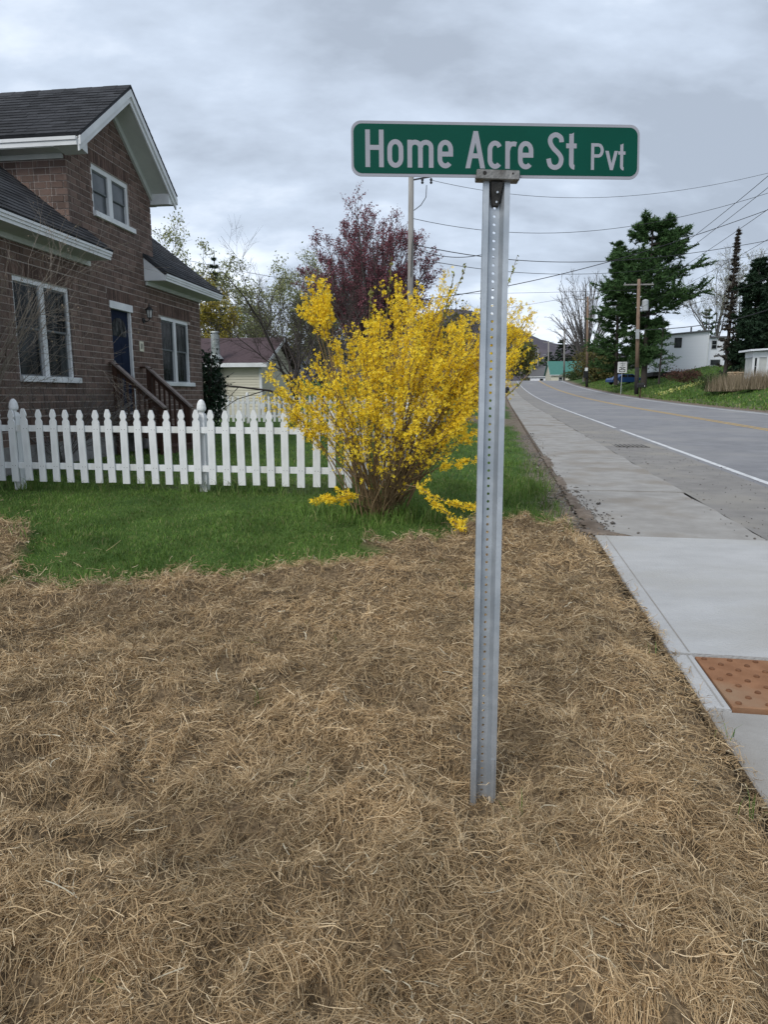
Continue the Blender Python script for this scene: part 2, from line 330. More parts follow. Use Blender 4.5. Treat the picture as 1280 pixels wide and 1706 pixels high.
ramp_mat('daffodil', [(0.62, 0.56, 0.12), (0.55, 0.55, 0.25), (0.10, 0.20, 0.04), (0.66, 0.60, 0.2)], 0.7)
ramp_mat('cut_log', [(0.40, 0.27, 0.16), (0.5, 0.38, 0.26), (0.3, 0.2, 0.13)], 0.9)

def ground_mat():
    m = bpy.data.materials.new('ground_soil_and_turf'); m.use_nodes = True; t = m.node_tree; n = t.nodes.new; l = t.links.new
    b = t.nodes['Principled BSDF']; b.inputs['Roughness'].default_value = 0.95; b.inputs['Specular IOR Level'].default_value = 0.1
    tcn = n('ShaderNodeTexCoord')
    def two(c1, c2, s, s2=None):
        z = n('ShaderNodeTexNoise'); z.inputs['Scale'].default_value = s; z.inputs['Detail'].default_value = 8; z.inputs['Roughness'].default_value = 0.65; l(tcn.outputs['Object'], z.inputs['Vector'])
        r = n('ShaderNodeValToRGB'); r.color_ramp.elements[0].position = 0.35; r.color_ramp.elements[1].position = 0.65
        r.color_ramp.elements[0].color = (*c1, 1); r.color_ramp.elements[1].color = (*c2, 1); l(z.outputs['Fac'], r.inputs[0]); return r.outputs[0]
    turf = two((0.040, 0.078, 0.018), (0.072, 0.125, 0.03), 1.7)
    hay = two((0.065, 0.045, 0.027), (0.24, 0.175, 0.105), 60)
    dirt = two((0.11, 0.082, 0.062), (0.23, 0.19, 0.152), 7)
    def attr(k):
        a = n('ShaderNodeAttribute'); a.attribute_name = k; return a.outputs['Fac']
    def mixc(f, a, c):
        q = n('ShaderNodeMix'); q.data_type = 'RGBA'; l(f, q.inputs[0]); l(a, q.inputs[6]); l(c, q.inputs[7]); return q.outputs[2]
    c = mixc(attr('dirt'), turf, dirt); c = mixc(attr('hay'), c, hay); l(c, b.inputs['Base Color'])
    z = n('ShaderNodeTexNoise'); z.inputs['Scale'].default_value = 45; z.inputs['Detail'].default_value = 6; l(tcn.outputs['Object'], z.inputs['Vector'])
    bp = n('ShaderNodeBump'); bp.inputs['Strength'].default_value = 0.8; bp.inputs['Distance'].default_value = 0.02; l(z.outputs['Fac'], bp.inputs['Height']); l(bp.outputs[0], b.inputs['Normal'])
    MATS['ground'] = m
ground_mat()
# ------------------------------------------------------------------ ground
HAY_POLY = np.array([(.2, .95), (6.12, .95), (6.22, .87), (6.9, .70), (6.93, .46), (6.51, .15), (6.35, -.13), (5.96, -.33), (5.30, -.59), (5.03, -.85), (4.88, -1.02),
                     (4.62, -1.35), (4.36, -1.83), (4.28, -2.27), (3.96, -2.51), (4.08, -3.02), (4.24, -3.47), (5.18, -4.17), (5.68, -4.66), (5.81, -5.16), (5.9, -9), (.2, -9)])
def inpoly(x, y, P):
    r = np.zeros(x.shape, bool); j = len(P) - 1
    for i in range(len(P)):
        xi, yi = P[i]; xj, yj = P[j]
        c = ((yi > y) != (yj > y)) & (x < (xj - xi) * (y - yi) / ((yj - yi) if yj != yi else 1e-9) + xi); r ^= c; j = i
    return r
def lumps(X, Y):
    X = np.asarray(X, float); Y = np.asarray(Y, float)
    wx = X + 0.10 * (VN[3](X * 4, Y * 4) - 0.5); wy = Y + 0.10 * (VN[5](X * 4, Y * 4) - 0.5)
    r1 = 1 - np.abs(2 * VN[0](wx * 1.9 + 7, wy * 2.3 + 3) - 1); r2 = 1 - np.abs(2 * VN[1](wx * 3.9, wy * 4.6) - 1)
    L = 0.75 * VN[4](wx * 2.1, wy * 2.6 + 9) * r1 + 0.75 * r2 ** 1.5 * VN[3](wx * 4.3 + 2, wy * 5) + 0.46 * (1 - np.abs(2 * VN[2](wx * 7.5, wy * 8.5) - 1)) ** 1.4
    d2 = (X - 0.315) ** 2 + (Y - 2.10) ** 2
    c_ = X * 0.9866 - Y * 0.163
    return np.clip(L - 0.12, 0, 1.2) * (1 - 0.9 * np.exp(-d2 / 0.02)) * (0.12 + 0.88 * sstep(0.93, 0.55, c_))
def hay_in(a, c, jit=0.0):
    X, Y = xy(a, c)
    k = 0.16 * (VN[3](X * 3.3, Y * 3.3) - 0.5) + 0.10 * (VN[4](X * 9, Y * 9) - 0.5)
    spot = ((a - 5.42) / 0.16) ** 2 + ((c + 0.86) / 0.20) ** 2 + k * 4 < 1
    return inpoly(a + k * 1.6 + jit, c + np.where(c > 0.5, 0, k), HAY_POLY) | spot
def dirtmask(a, c):
    X, Y = xy(a, c); k = (VN[3](X * 1.7 + 5, Y * 1.7) - 0.5) * 0.5 + (VN[4](X * 6, Y * 6) - 0.5) * 0.3
    d = sstep(0.45, 0.74, c + k * 0.6) * sstep(5.9, 6.6, a) * (c < 3) * (1 - sstep(90, 130, a))
    d = np.maximum(d, sstep(0.5, 0.62, VN[5](X * 1.1, Y * 1.3)) * sstep(7.6, 7.9, a) * (1 - sstep(9.0, 9.4, a)) * (c < -2) * 0.3)
    d = np.maximum(d, (c > 13.3) * (1 - sstep(13.9, 14.6, c + k)))
    d = np.maximum(d, sstep(24, 25, a + k * 2) * (1 - sstep(29, 30, a + k * 2)) * sstep(-8, -3, c) * (c < 1) * 0.9)
    return d
def graded(segs):
    r = []
    for a, b, st in segs: r += list(np.arange(a, b, st))
    return r
As = graded([(-6, 0.4, 0.8), (0.4, 8.6, 0.075), (8.6, 14, 0.2), (14, 40, 0.8), (40, 300, 4)]) + [320, 360, 420, 520, 700, 1000, 1500, 2200, 3200]
Cs = [-3000, -1500, -800, -400, -250, -160, -110, -80, -60] + graded([(-50, -12, 2), (-12, -6, 0.4), (-6, 0.9, 0.075)]) + [0.9, 0.945, 0.985, 2.2, 5, 8, 11, 13.44, 13.47, 13.6] + graded([(13.8, 27, 0.6)]) + [28, 32, 40, 55, 80, 120, 180, 260, 400, 700, 1300, 2500]
A2, C2 = np.meshgrid(np.array(As), np.array(Cs), indexing='ij')
X2, Y2 = xy(A2, C2); Z2 = terr(A2, C2)
HM = hay_in(A2, C2).astype(float); DM = dirtmask(A2, C2)
near = (A2 < 9) & (C2 < 0.95)
Z2 = Z2 + np.where(near, HM * lumps(X2, Y2) * 0.16, 0) + np.where((C2 < 0.9) & (A2 < 60), 0.03 * (VN[2](X2 * 1.9, Y2 * 1.9) - 0.5), 0)
ni, nj = A2.shape; idx = np.arange(ni * nj).reshape(ni, nj)
q = np.stack([idx[:-1, :-1], idx[:-1, 1:], idx[1:, 1:], idx[1:, :-1]], -1).reshape(-1, 4)[:, ::-1]
me = fastmesh('ground', np.stack([X2, Y2, Z2], -1).reshape(-1, 3), q, True)
for k, v in (('hay', HM), ('dirt', DM)):
    at_ = me.attributes.new(k, 'FLOAT', 'POINT'); at_.data.foreach_set('value', v.ravel().astype(np.float32))
tag(link('ground', me, MATS['ground']), kind='structure')

def strip(name, c0, c1, a_list, dz, m, kind='structure', parent=None, wob=0.0):
    V = []; Fq = []
    for i, a in enumerate(a_list):
        for c in (c0, c1):
            c_ = c + (wob * (random.random() - 0.5) if wob else 0); X, Y = xy(a, c_); V.append((X, Y, float(zroad(a)) + dz))
    for i in range(len(a_list) - 1): Fq.append((2 * i, 2 * i + 1, 2 * i + 3, 2 * i + 2))
    o = link(name, fastmesh(name, np.array(V), np.array(Fq)), m, parent)
    if kind: tag(o, kind=kind)
    return o
random.seed(4)
AR = graded([(-8, 40, 2), (40, 300, 4)])
strip('road', 3.72, 13.45, AR, 0.0, MATS['asphalt'])
strip('road_shoulder', 2.475, 3.72, graded([(-8, 30, 0.35), (30, 300, 4)]), 0.0, MATS['gutter'])
# a rough sandy margin, painted lines: thin sheets above the asphalt
strip('edge_line_marking', 3.83, 3.94, graded([(-8, 22.6, 0.6)]), 0.004, MATS['line_white'], wob=0.012)
strip('edge_line_marking', 3.83, 3.94, graded([(23.6, 60, 0.9), (60, 300, 5)]), 0.004, MATS['line_white'], wob=0.012)
strip('centre_line_marking', 8.25, 8.37, graded([(-8, 300, 2)]), 0.004, MATS['line_yellow'], wob=0.012)
strip('centre_line_marking', 8.50, 8.62, graded([(-8, 300, 2)]), 0.004, MATS['line_yellow'], wob=0.012)
strip('edge_line_marking', 12.72, 12.86, graded([(-8, 300, 2)]), 0.004, MATS['line_white'], wob=0.012)

# sidewalk: one slab after the other
sw = bpy.data.objects.new('sidewalk', None); COL.objects.link(sw); tag(sw, kind='structure')
def slab(a0, a1, c0, c1, m, thick=0.14, name='slab', top=0.012, tilt=0.0, irr=0.0):
    nseg = 7; mb = MB(); g = 0.006
    Lp = []
    for i in range(nseg + 1):
        a = a0 + g + (a1 - a0 - 2 * g) * i / nseg; Lp.append((a, c0, c1 + (random.random() - 0.5) * irr))
    V = []; Fq = []
    for a, b, c in Lp:
        for cc, dz in ((b, -thick), (b, -0.006), (b + 0.006, 0), (c - 0.006, 0), (c, -0.006), (c, -thick)):
            X, Y = xy(a, cc); V.append((X, Y, float(zroad(a)) + top + dz + tilt * (a - a0)))
    for i in range(nseg):
        for k in range(5): Fq.append((6 * i + k, 6 * i + k + 1, 6 * i + 6 + k + 1, 6 * i + 6 + k))
    Fq.append((0, 1, 2, 3, 4, 5)); Fq.append(tuple(6 * nseg + k for k in (5, 4, 3, 2, 1, 0)))
    mb.add(V, Fq); return mb.build(name, m, sw)
JO = [6.43, 9.35, 13.33, 17.7, 21.1, 24.5, 27.7, 31, 34.5, 38, 42, 46, 50, 54, 58, 63, 68, 74, 80, 88, 96, 105, 115, 125, 136, 148, 160, 175]
for a0, a1 in zip(JO[:-1], JO[1:]): slab(a0, a1, 0.95, 2.45, MATS['concrete_old'], irr=0.05 if a0 < 40 else 0, top=0.012 + random.uniform(-0.006, 0.006))
tag(slab(3.56, 6.42, 0.93, 2.62, MATS['concrete_new'], top=0.03), 'clean pale new concrete slab')
tag(slab(2.94, 3.55, 0.93, 1.035, MATS['concrete_new'], top=0.026), 'narrow concrete border beside the orange plate')
slab(1.9, 2.93, 0.93, 2.62, MATS['concrete_old'], top=0.02)
slab(0.2, 1.89, 0.93, 2.62, MATS['concrete_old'], top=0.02)
slab(2.94, 3.55, 1.04, 2.62, MATS['concrete_old'], top=-0.03)
for c_, a0_, a1_ in ((1.02, 3.58, 6.40), (1.0, 2.96, 3.54)):
    V = []
    for k in range(2):
        for cc in (c_, c_ + 0.007):
            a_ = (a0_, a1_)[k]; X, Y = xy(a_, cc); V.append((X, Y, float(zroad(a_)) + (0.0325 if a0_ > 3.5 else 0.0285)))
    tag(link('tooled_groove', fastmesh('tooled_groove', np.array(V), np.array([(0, 1, 3, 2)])), MATS['concrete_old'], sw))
# orange warning plate with its domes
tx, ty = xy(3.245, 1.04)
tp = thing('tactile_plate', 'orange tactile warning plate with raised domes set in the new sidewalk', 'tactile plate', (tx, ty, float(zroad(3.245)) + 0.03), -math.atan2(0.163, 0.9866))
MB().box(0.0, 1.22, -0.29, 0.29, -0.05, 0.0).build('plate', MATS['tactile'], tp, bevel=0.003)
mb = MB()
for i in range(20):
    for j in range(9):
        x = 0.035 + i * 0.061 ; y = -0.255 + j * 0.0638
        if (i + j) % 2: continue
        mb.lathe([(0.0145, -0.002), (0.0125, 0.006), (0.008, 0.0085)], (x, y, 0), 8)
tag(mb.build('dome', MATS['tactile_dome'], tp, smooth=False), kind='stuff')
# storm drain
gx, gy = xy(16.8, 3.1)
gd = thing('storm_drain', 'dark slotted iron storm drain grate in the road shoulder', 'drain grate', (gx, gy, float(zroad(16.8)) + 0.003), -math.atan2(0.163, 0.9866))
MB().box(-0.36, 0.36, -0.55, 0.55, -0.02, 0.0).build('slot_bed', MATS['creosote'], gd)
for k in range(8):
    MB().box(-0.36 + k * 0.097, -0.36 + k * 0.097 + 0.041, -0.55, 0.55, 0.0, 0.006).build('bar', MATS['gutter'], gd)
# soil washed over the corner of the slab, and the loose stones beside the walk
rng = np.random.default_rng(11)
def stones(name, n, fa, fc, smin, smax, label):
    P = []; Fc = []; oct_v = np.array([(1, 0, 0), (-1, 0, 0), (0, 1, 0), (0, -1, 0), (0, 0, 1), (0, 0, -1)], float)
    oct_f = np.array([(0, 2, 4), (2, 1, 4), (1, 3, 4), (3, 0, 4), (2, 0, 5), (1, 2, 5), (3, 1, 5), (0, 3, 5)])
    for i in range(n):
        a = fa(); c = fc(a); X, Y = xy(a, c); s = rng.uniform(smin, smax) * (1 if rng.random() < 0.93 else 2.2)
        v = oct_v * (s * rng.uniform(0.6, 1.3, (6, 1))) * np.array([1.2, 1, 0.6]); an = rng.random() * 6.28
        rot = np.array([[math.cos(an), -math.sin(an), 0], [math.sin(an), math.cos(an), 0], [0, 0, 1]])
        z = float(zroad(a)) + 0.012 if c > 0.95 else float(terr(a, c))
        if c > 2.47: z -= 0.01
        Fc.append(oct_f + len(P) * 6); P.append(v @ rot.T + np.array([X, Y, z + s * 0.25]))
    return tag(link(name, fastmesh(name, np.concatenate(P), np.concatenate(Fc)), MATS['stone']), label, 'gravel', kind='stuff')
stones('gravel', 2600, lambda: 6.3 + rng.random() ** 1.7 * 14, lambda a: 0.80 + rng.normal() * 0.17 + 0.10 * math.exp(-(a - 7.3) ** 2), 0.006, 0.016, 'loose gravel along the bare soil beside the old sidewalk')
stones('road_grit', 420, lambda: 6.5 + rng.random() ** 1.5 * 16, lambda a: rng.uniform(2.3, 3.9), 0.005, 0.011, 'scattered grit on the road shoulder')
mb = MB()
for (a_, c_, ra, rc) in ((6.62, 1.0, 0.20, 0.20), (6.95, 0.98, 0.45, 0.13), (7.6, 0.97, 0.6, 0.11), (8.6, 0.95, 0.7, 0.08), (6.5, 1.18, 0.06, 0.12), (10.2, 0.96, 1.0, 0.08), (13, 0.96, 1.6, 0.10)):
    nn = 72; ring = []; b = len(mb.v); X, Y = xy(a_, c_); mb.v.append((X, Y, float(zroad(a_)) + 0.022 + 0.012))
    for fr, hz in ((0.6, 0.024), (1.0, 0.0125)):
        for k in range(nn):
            an = 2 * math.pi * k / nn; rr = fr * (0.75 + fr * (0.55 * (float(VN[1](np.array(3 * math.cos(an) + 20 + a_), np.array(3 * math.sin(an) + 20))) - 0.4) + 0.6 * (float(VN[2](np.array(9 * math.cos(an) + 40 + a_), np.array(9 * math.sin(an) + 40))) - 0.5))); X, Y = xy(a_ + ra * rr * math.sin(an), c_ + rc * rr * math.cos(an))
            mb.v.append((X, Y, float(zroad(a_ + ra * rr * math.sin(an))) + hz))
    for k in range(nn):
        k2 = (k + 1) % nn; mb.f += [(b, b + 1 + k, b + 1 + k2), (b + 1 + k, b + 1 + nn + k, b + 1 + nn + k2, b + 1 + k2)]
mat('soil', (0.125, 0.095, 0.072), (0.215, 0.175, 0.14), 12, 0.98, 0.8, 60, c3=(0.105, 0.08, 0.06))
tag(mb.build('washed_soil', MATS['soil'], smooth=True), 'brown soil washed onto the edge of the sidewalk', 'soil', kind='stuff')

# ------------------------------------------------------------------ street sign
base = at(805, 1336, 2.10); base.z = gz(base.x, base.y) + 0.02
top = at(828.5, 300, 2.285)
yaw = R(3.0)
zp = (top - base).normalized(); xp = Vector((math.cos(yaw), math.sin(yaw), 0)); xp = (xp - zp * xp.dot(zp)).normalized(); yp = zp.cross(xp).normalized()
PL = (top - base).length
sg = thing('street_sign', 'green street name sign on a galvanised channel post in the hay', 'street sign', base)
def fr(x, y, z): return tuple(xp * x + yp * y + zp * z)
Tk = 0.003
prof = [(-0.0435, 0.004), (-0.0425, 0.0), (-0.0245, 0.0), (-0.0155, 0.027), (0.0155, 0.027), (0.0245, 0.0), (0.0425, 0.0), (0.0435, 0.004)]
prof_b = [(-0.0435, 0.0075), (-0.0405, 0.0035), (-0.0265, 0.0035), (-0.0178, 0.0305), (0.0178, 0.0305), (0.0265, 0.0035), (0.0405, 0.0035), (0.0435, 0.0075)]
mb = MB(); z0, z1 = -0.12, PL + 0.012
for i in (0, 1, 2, 4, 5, 6):
    (xa, ya), (xb, yb) = prof[i], prof[i + 1]; mb.add([fr(xa, ya, z0), fr(xb, yb, z0), fr(xb, yb, z1), fr(xa, ya, z1)], [(0, 1, 2, 3)])
    (xa, ya), (xb, yb) = prof_b[i], prof_b[i + 1]; mb.add([fr(xa, ya, z0), fr(xb, yb, z0), fr(xb, yb, z1), fr(xa, ya, z1)], [(3, 2, 1, 0)])
ptop = prof + prof_b[::-1]; mb.add([fr(x, y, z1) for x, y in ptop], [tuple((i, i + 1, 14 - i, 15 - i)) for i in range(7)])
for s_ in (0, 7): mb.add([fr(*prof[s_], z0), fr(*prof_b[s_], z0), fr(*prof_b[s_], z1), fr(*prof[s_], z1)], [(0, 1, 2, 3)])
# web with its row of holes, one inch apart
zc = z1; hw = 0.0155; pit = 0.0254; rh = 0.0048
while zc > z0:
    zb = max(zc - pit, z0); zm = zc - pit / 2
    for yy, hx, flip in ((0.027, hw, 0), (0.0305, 0.0178, 1)):
        o8 = [(hx, 0), (hx, pit / 2), (0, pit / 2), (-hx, pit / 2), (-hx, 0), (-hx, -pit / 2), (0, -pit / 2), (hx, -pit / 2)]
        vs = [fr(x, yy, zm + z) for x, z in o8] + [fr(rh * math.cos(k * math.pi / 4), yy, zm + rh * math.sin(k * math.pi / 4)) for k in range(8)]
        fs = [(k, (k + 1) % 8, 8 + (k + 1) % 8, 8 + k) for k in range(8)]
        mb.add(vs, [f[::-1] for f in fs] if flip else fs)
    vs = [fr(rh * math.cos(k * math.pi / 4), 0.027, zm + rh * math.sin(k * math.pi / 4)) for k in range(8)] + [fr(rh * math.cos(k * math.pi / 4), 0.0305, zm + rh * math.sin(k * math.pi / 4)) for k in range(8)]
    mb.add(vs, [(k, (k + 1) % 8, 8 + (k + 1) % 8, 8 + k) for k in range(8)]); zc = zb
me = bpy.data.meshes.new('post'); me.from_pydata(mb.v, [], mb.f); post_o = link('post', me, MATS['galvanised'], sg)
# anchor stub the post stands in
mb = MB()
for sgn in (-1, 1):
    mb.hexa([fr(sgn * x, y, z) for z in (-0.1, 0.16) for x, y in ((0.0255, -0.003), (0.036, -0.003), (0.036, -0.0005), (0.0255, -0.0005))])
tag(mb.build('anchor_flange', MATS['galvanised'], sg))
# bracket
panel_c = at(825.5, 255.5, 2.275) - base
bot = top - base
mb = MB()
def bx(x0, x1, y0, y1, zA, zB): mb.hexa([fr(x, y, z) for z in (zA, zB) for x, y in ((x0, y0), (x1, y0), (x1, y1), (x0, y1))])
B0 = PL - 0.008
bx(-0.068, 0.068, -0.019, -0.004, B0 + 0.002, B0 + 0.032); bx(-0.068, 0.068, 0.002, 0.016, B0 + 0.002, B0 + 0.032); bx(-0.0665, 0.0665, -0.0035, 0.0015, B0 + 0.003, B0 + 0.012)
br = mb.build('bracket', MATS['cast_metal'], sg, bevel=0.0025)
mb = MB(); mb.hexa([fr(x, y, z) for (z, s_, yf) in ((B0 - 0.068, 0.0115, 0.016), (B0 + 0.001, 0.0205, -0.010)) for x, y in ((-s_, yf), (s_, yf), (s_, 0.0262), (-s_, 0.0262))])
mat('cast_dark', (0.035, 0.033, 0.031), (0.06, 0.056, 0.052), 40, 0.55, 0.2, metal=0.4)
mb.build('bracket_stem', MATS['cast_dark'], sg, bevel=0.003)
for x_, z_, yf, r_ in ((-0.043, B0 + 0.020, -0.0195, 0.006), (0.046, B0 + 0.021, -0.0195, 0.003)):
    mb = MB(); mb.tube([fr(x_, yf - 0.0006, z_), fr(x_, yf + 0.004, z_)], r_, 10); mb.build('set_screw', MATS['creosote'], br)
for z_ in (-0.030, -0.056):
    mb = MB(); mb.tube([fr(0.002, -0.002 if z_ > -0.04 else 0.009, B0 + z_), fr(0.002, 0.02, B0 + z_)], 0.0035, 8); mb.build('rivet', MATS['galvanised'], br)
# panel
SW, SH = 0.914, 0.1665
rl = R(1.1); px_ = xp * math.cos(rl) + zp * math.sin(rl); pz_ = zp * math.cos(rl) - xp * math.sin(rl)
pc = fr(-0.003 , -0.001, B0 + 0.013 + SH / 2)
pc = Vector(pc)
def pf(x, y, d): return tuple(pc + px_ * x + pz_ * y + yp * d)
def rrect(w_, h_, r_, n=8):
    p = []
    for cx_, cy_, a0 in ((w_ / 2 - r_, h_ / 2 - r_, 0), (-w_ / 2 + r_, h_ / 2 - r_, 90), (-w_ / 2 + r_, -h_ / 2 + r_, 180), (w_ / 2 - r_, -h_ / 2 + r_, 270)):
        for k in range(n + 1): p.append((cx_ + r_ * math.cos(R(a0 + 90 * k / n)), cy_ + r_ * math.sin(R(a0 + 90 * k / n))))
    return p
panel = MB().prism(rrect(SW, SH, 0.031), (-0.0012, 0.0012), pf).build('sign_panel', MATS['sign_white'], sg)
MB().prism(rrect(SW - 0.014, SH - 0.018, 0.026), (-0.0019, -0.0013), pf).build('green_field', MATS['sign_green'], panel)
U = 0.3976e-3
def L2(zx, zy, d): return pf((zx - 62) * U - SW / 2, zy * U + 0.0275 - SH / 2, d)
def arc(cx_, cy_, rx, ry, a0, a1, n=9): return [(cx_ + rx * math.cos(R(a0 + (a1 - a0) * k / n)), cy_ + ry * math.sin(R(a0 + (a1 - a0) * k / n))) for k in range(n + 1)]
def catmull(P, n=6):
    o = []
    for i in range(len(P) - 1):
        p0, p1, p2, p3 = P[max(i - 1, 0)], P[i], P[i + 1], P[min(i + 2, len(P) - 1)]
        for k in range(n):
            t = k / n; o.append(tuple(0.5 * (2 * p1[j] + (p2[j] - p0[j]) * t + (2 * p0[j] - 5 * p1[j] + 4 * p2[j] - p3[j]) * t * t + (3 * p1[j] - p0[j] - 3 * p2[j] + p3[j]) * t ** 3) for j in (0, 1)))
    return o + [P[-1]]
def letter(strokes, wd, polys=()):
    mb = MB(); d = -0.0021
    for s_ in strokes:
        closed = s_[0] == 'c'
        pts = s_[1:] if closed else s_
        m_ = len(pts); Lf = []; Rt = []
        for i in range(m_):
            if closed: a_, b_ = pts[(i - 1) % m_], pts[(i + 1) % m_]
            else: a_, b_ = pts[max(i - 1, 0)], pts[min(i + 1, m_ - 1)]
            tx_, ty_ = b_[0] - a_[0], b_[1] - a_[1]; ln = math.hypot(tx_, ty_) or 1; nx, ny = -ty_ / ln * wd / 2, tx_ / ln * wd / 2
            Lf.append(L2(pts[i][0] + nx, pts[i][1] + ny, d)); Rt.append(L2(pts[i][0] - nx, pts[i][1] - ny, d))
        rngi = range(m_ if closed else m_ - 1)
        mb.add(Lf + Rt, [(i, (i + 1) % m_, m_ + (i + 1) % m_, m_ + i) for i in rngi]); d -= 0.00008
    for p in polys:
        mb.add([L2(x, y, d) for x, y in p], [tuple(range(len(p)))]); d -= 0.00008
    return mb.build('letter', MATS['sign_white'], panel)
W_ = 37
def stad(cx_, rx, y0, y1, ry): return arc(cx_, y1 - ry, rx, ry, 0, 180, 12) + arc(cx_, y0 + ry, rx, ry, 180, 360, 12)
def e_letter(cx_, rx): return [arc(cx_, 140, rx, 54, 0, 180, 12) + arc(cx_, 68, rx, 52, 180, 322, 12), [(cx_ - rx, 105), (cx_ + rx + 17, 105)], [(cx_ + rx, 88), (cx_ + rx, 142)]]
letter([[(190, 0), (190, 282)], [(297, 0), (297, 282)], [(190, 148), (297, 148)]], W_)
letter([['c'] + stad(407, 44.5, 15, 194, 56)], W_)
letter([[(520, 0), (520, 209)], [(520, 150)] + arc(562, 152, 42, 40, 150, 0, 9) + [(604, 0)], [(604, 150)] + arc(647, 152, 42, 40, 150, 0, 9) + [(689, 0)]], W_)
letter(e_letter(801, 43), W_)
letter([[(1000, 95), (1078, 95)]], W_, [[(960, 0), (998, 0), (1058, 282), (1024, 282)], [(1078, 0), (1117, 0), (1060, 282), (1022, 282)]])
letter([arc(1196, 140, 41, 54, 28, 180, 10) + arc(1196, 68, 41, 52, 180, 322, 12)], W_)
letter([[(1296, 0), (1296, 209)], [(1298, 140), (1306, 170), (1326, 188), (1350, 190), (1366, 186)]], W_)
letter(e_letter(1441, 43), W_)
letter([catmull([(1728, 208), (1722, 242), (1684, 264), (1645, 246), (1637, 208), (1660, 165), (1706, 120), (1727, 82), (1716, 36), (1680, 15), (1640, 30), (1624, 82)])], W_)
letter([[(1808, 272), (1808, 60)] + arc(1832, 48, 24, 30, 180, 275, 6), [(1765, 181), (1850, 181)]], W_, [[(1789.5, 260), (1826.5, 260), (1826.5, 282), (1789.5, 262)]])
letter([[(1980, 0), (1980, 204)], [(1980, 191)] + [(2026, 191)] + arc(2026, 149, 31, 42, 90, -90, 10) + [(1980, 107)]], 25)
letter([], 25, [[(2082, 147), (2110, 147), (2146, 0), (2122, 0)], [(2157, 147), (2185, 147), (2146, 0), (2121, 0)]])
letter([[(2216, 196), (2216, 40)] + arc(2232, 30, 16, 19, 180, 275, 6), [(2188, 132), (2246, 132)]], 25, [[(2203.5, 190), (2228.5, 190), (2228.5, 205), (2203.5, 191)]])
# ------------------------------------------------------------------ brick house
TH = R(7.7); HU = Vector((math.sin(TH), math.cos(TH), 0)); HN = Vector((math.cos(TH), -math.sin(TH), 0)); HO = Vector((-6.8, 0, 0))
S0, G0 = 13.44, 0.25
hb = HO + HU * S0; hb.z = G0
house = thing('brick_house', 'brown brick house with a flush front gable and white trim', 'house', hb, -TH)
def HL(o, s, z): return (o, s - S0, z - G0)          # house coordinates: out from the facade, along it, up
def hw_(o, s, z): return HO + HU * s + HN * o + Vector((0, 0, z))
class HB(MB):
    def bx(s_, s0, s1, o0, o1, z0, z1):
        s_.box(o0, o1, s0 - S0, s1 - S0, z0 - G0, z1 - G0); return s_
GL, GR, SE, SL = 11.97, 14.92, 17.25, 5.5          # gable corners, far end, near end (out of the picture)
EZ = 3.62                                            # underside of the eaves
APX = 13.445; PIT = 1.38 / 1.77
WIN = [dict(s0=10.38, s1=11.80, z0=1.66, z1=3.11), dict(s0=15.13, s1=16.56, z0=1.66, z1=3.05), dict(s0=12.74, s1=14.04, z0=4.56, z1=5.36)]
DOOR = dict(s0=13.09, s1=13.87, z0=1.04, z1=3.09)
OPEN = WIN + [DOOR]
def gable_top(s): return 6.62 - abs(s - APX) * PIT + 0.0
REV = 0.11
# mortar wall, in cells round the openings
mb = HB(); ss = sorted({SL, SE, GL, GR, *[o['s0'] for o in OPEN], *[o['s1'] for o in OPEN]}); zs = sorted({0.0, EZ + 0.3, *[o['z0'] for o in OPEN], *[o['z1'] for o in OPEN], 5.45})
for a, b in zip(ss[:-1], ss[1:]):
    for c, d in zip(zs[:-1], zs[1:]):
        ms, mz = (a + b) / 2, (c + d) / 2
        if any(o['s0'] < ms < o['s1'] and o['z0'] < mz < o['z1'] for o in OPEN): continue
        if mz > EZ + 0.3 and not (GL < ms < GR): continue
        up_ = mz > EZ + 0.3
        mb.bx(a + (0.012 if (up_ and a == GL) or a == SL else 0), b - (0.012 if (up_ and b == GR) or b == SE else 0), -REV - 0.12, -0.009, c, d)
mb.prism([(GL + 0.012, 5.45), (GR - 0.012, 5.45), (APX, 5.45 + (GR - GL) / 2 * PIT)], (-0.2, -0.009), lambda p, q, d: HL(d, p, q))
# side walls: dormer cheek facing the viewer, far cheek, gable ends of the house
mb.bx(GL + 0.009, GL + 0.2, -3.4, -0.2, 3.6, 5.45); mb.bx(GR - 0.2, GR - 0.009, -3.4, -0.2, 3.6, 5.45)
for s_ in (SL, SE):
    t_ = (s_ + 0.009, s_ + 0.2) if s_ == SL else (s_ - 0.2, s_ - 0.009)
    mb.prism([(-0.24, 0.0), (-6.6, 0.0), (-6.6, 4.1), (-3.4, 6.7), (-0.24, 4.1)], t_, lambda p, q, d: HL(p, d, q))
mb.bx(SL, SE, -6.8, -6.6, 0, 4.1)
wall = mb.build('wall', MATS['mortar'], house)
HB().bx(SL - 0.01, SE + 0.012, -0.2, 0.012, 0.0, 0.62).build('foundation', MATS['foundation'], house)
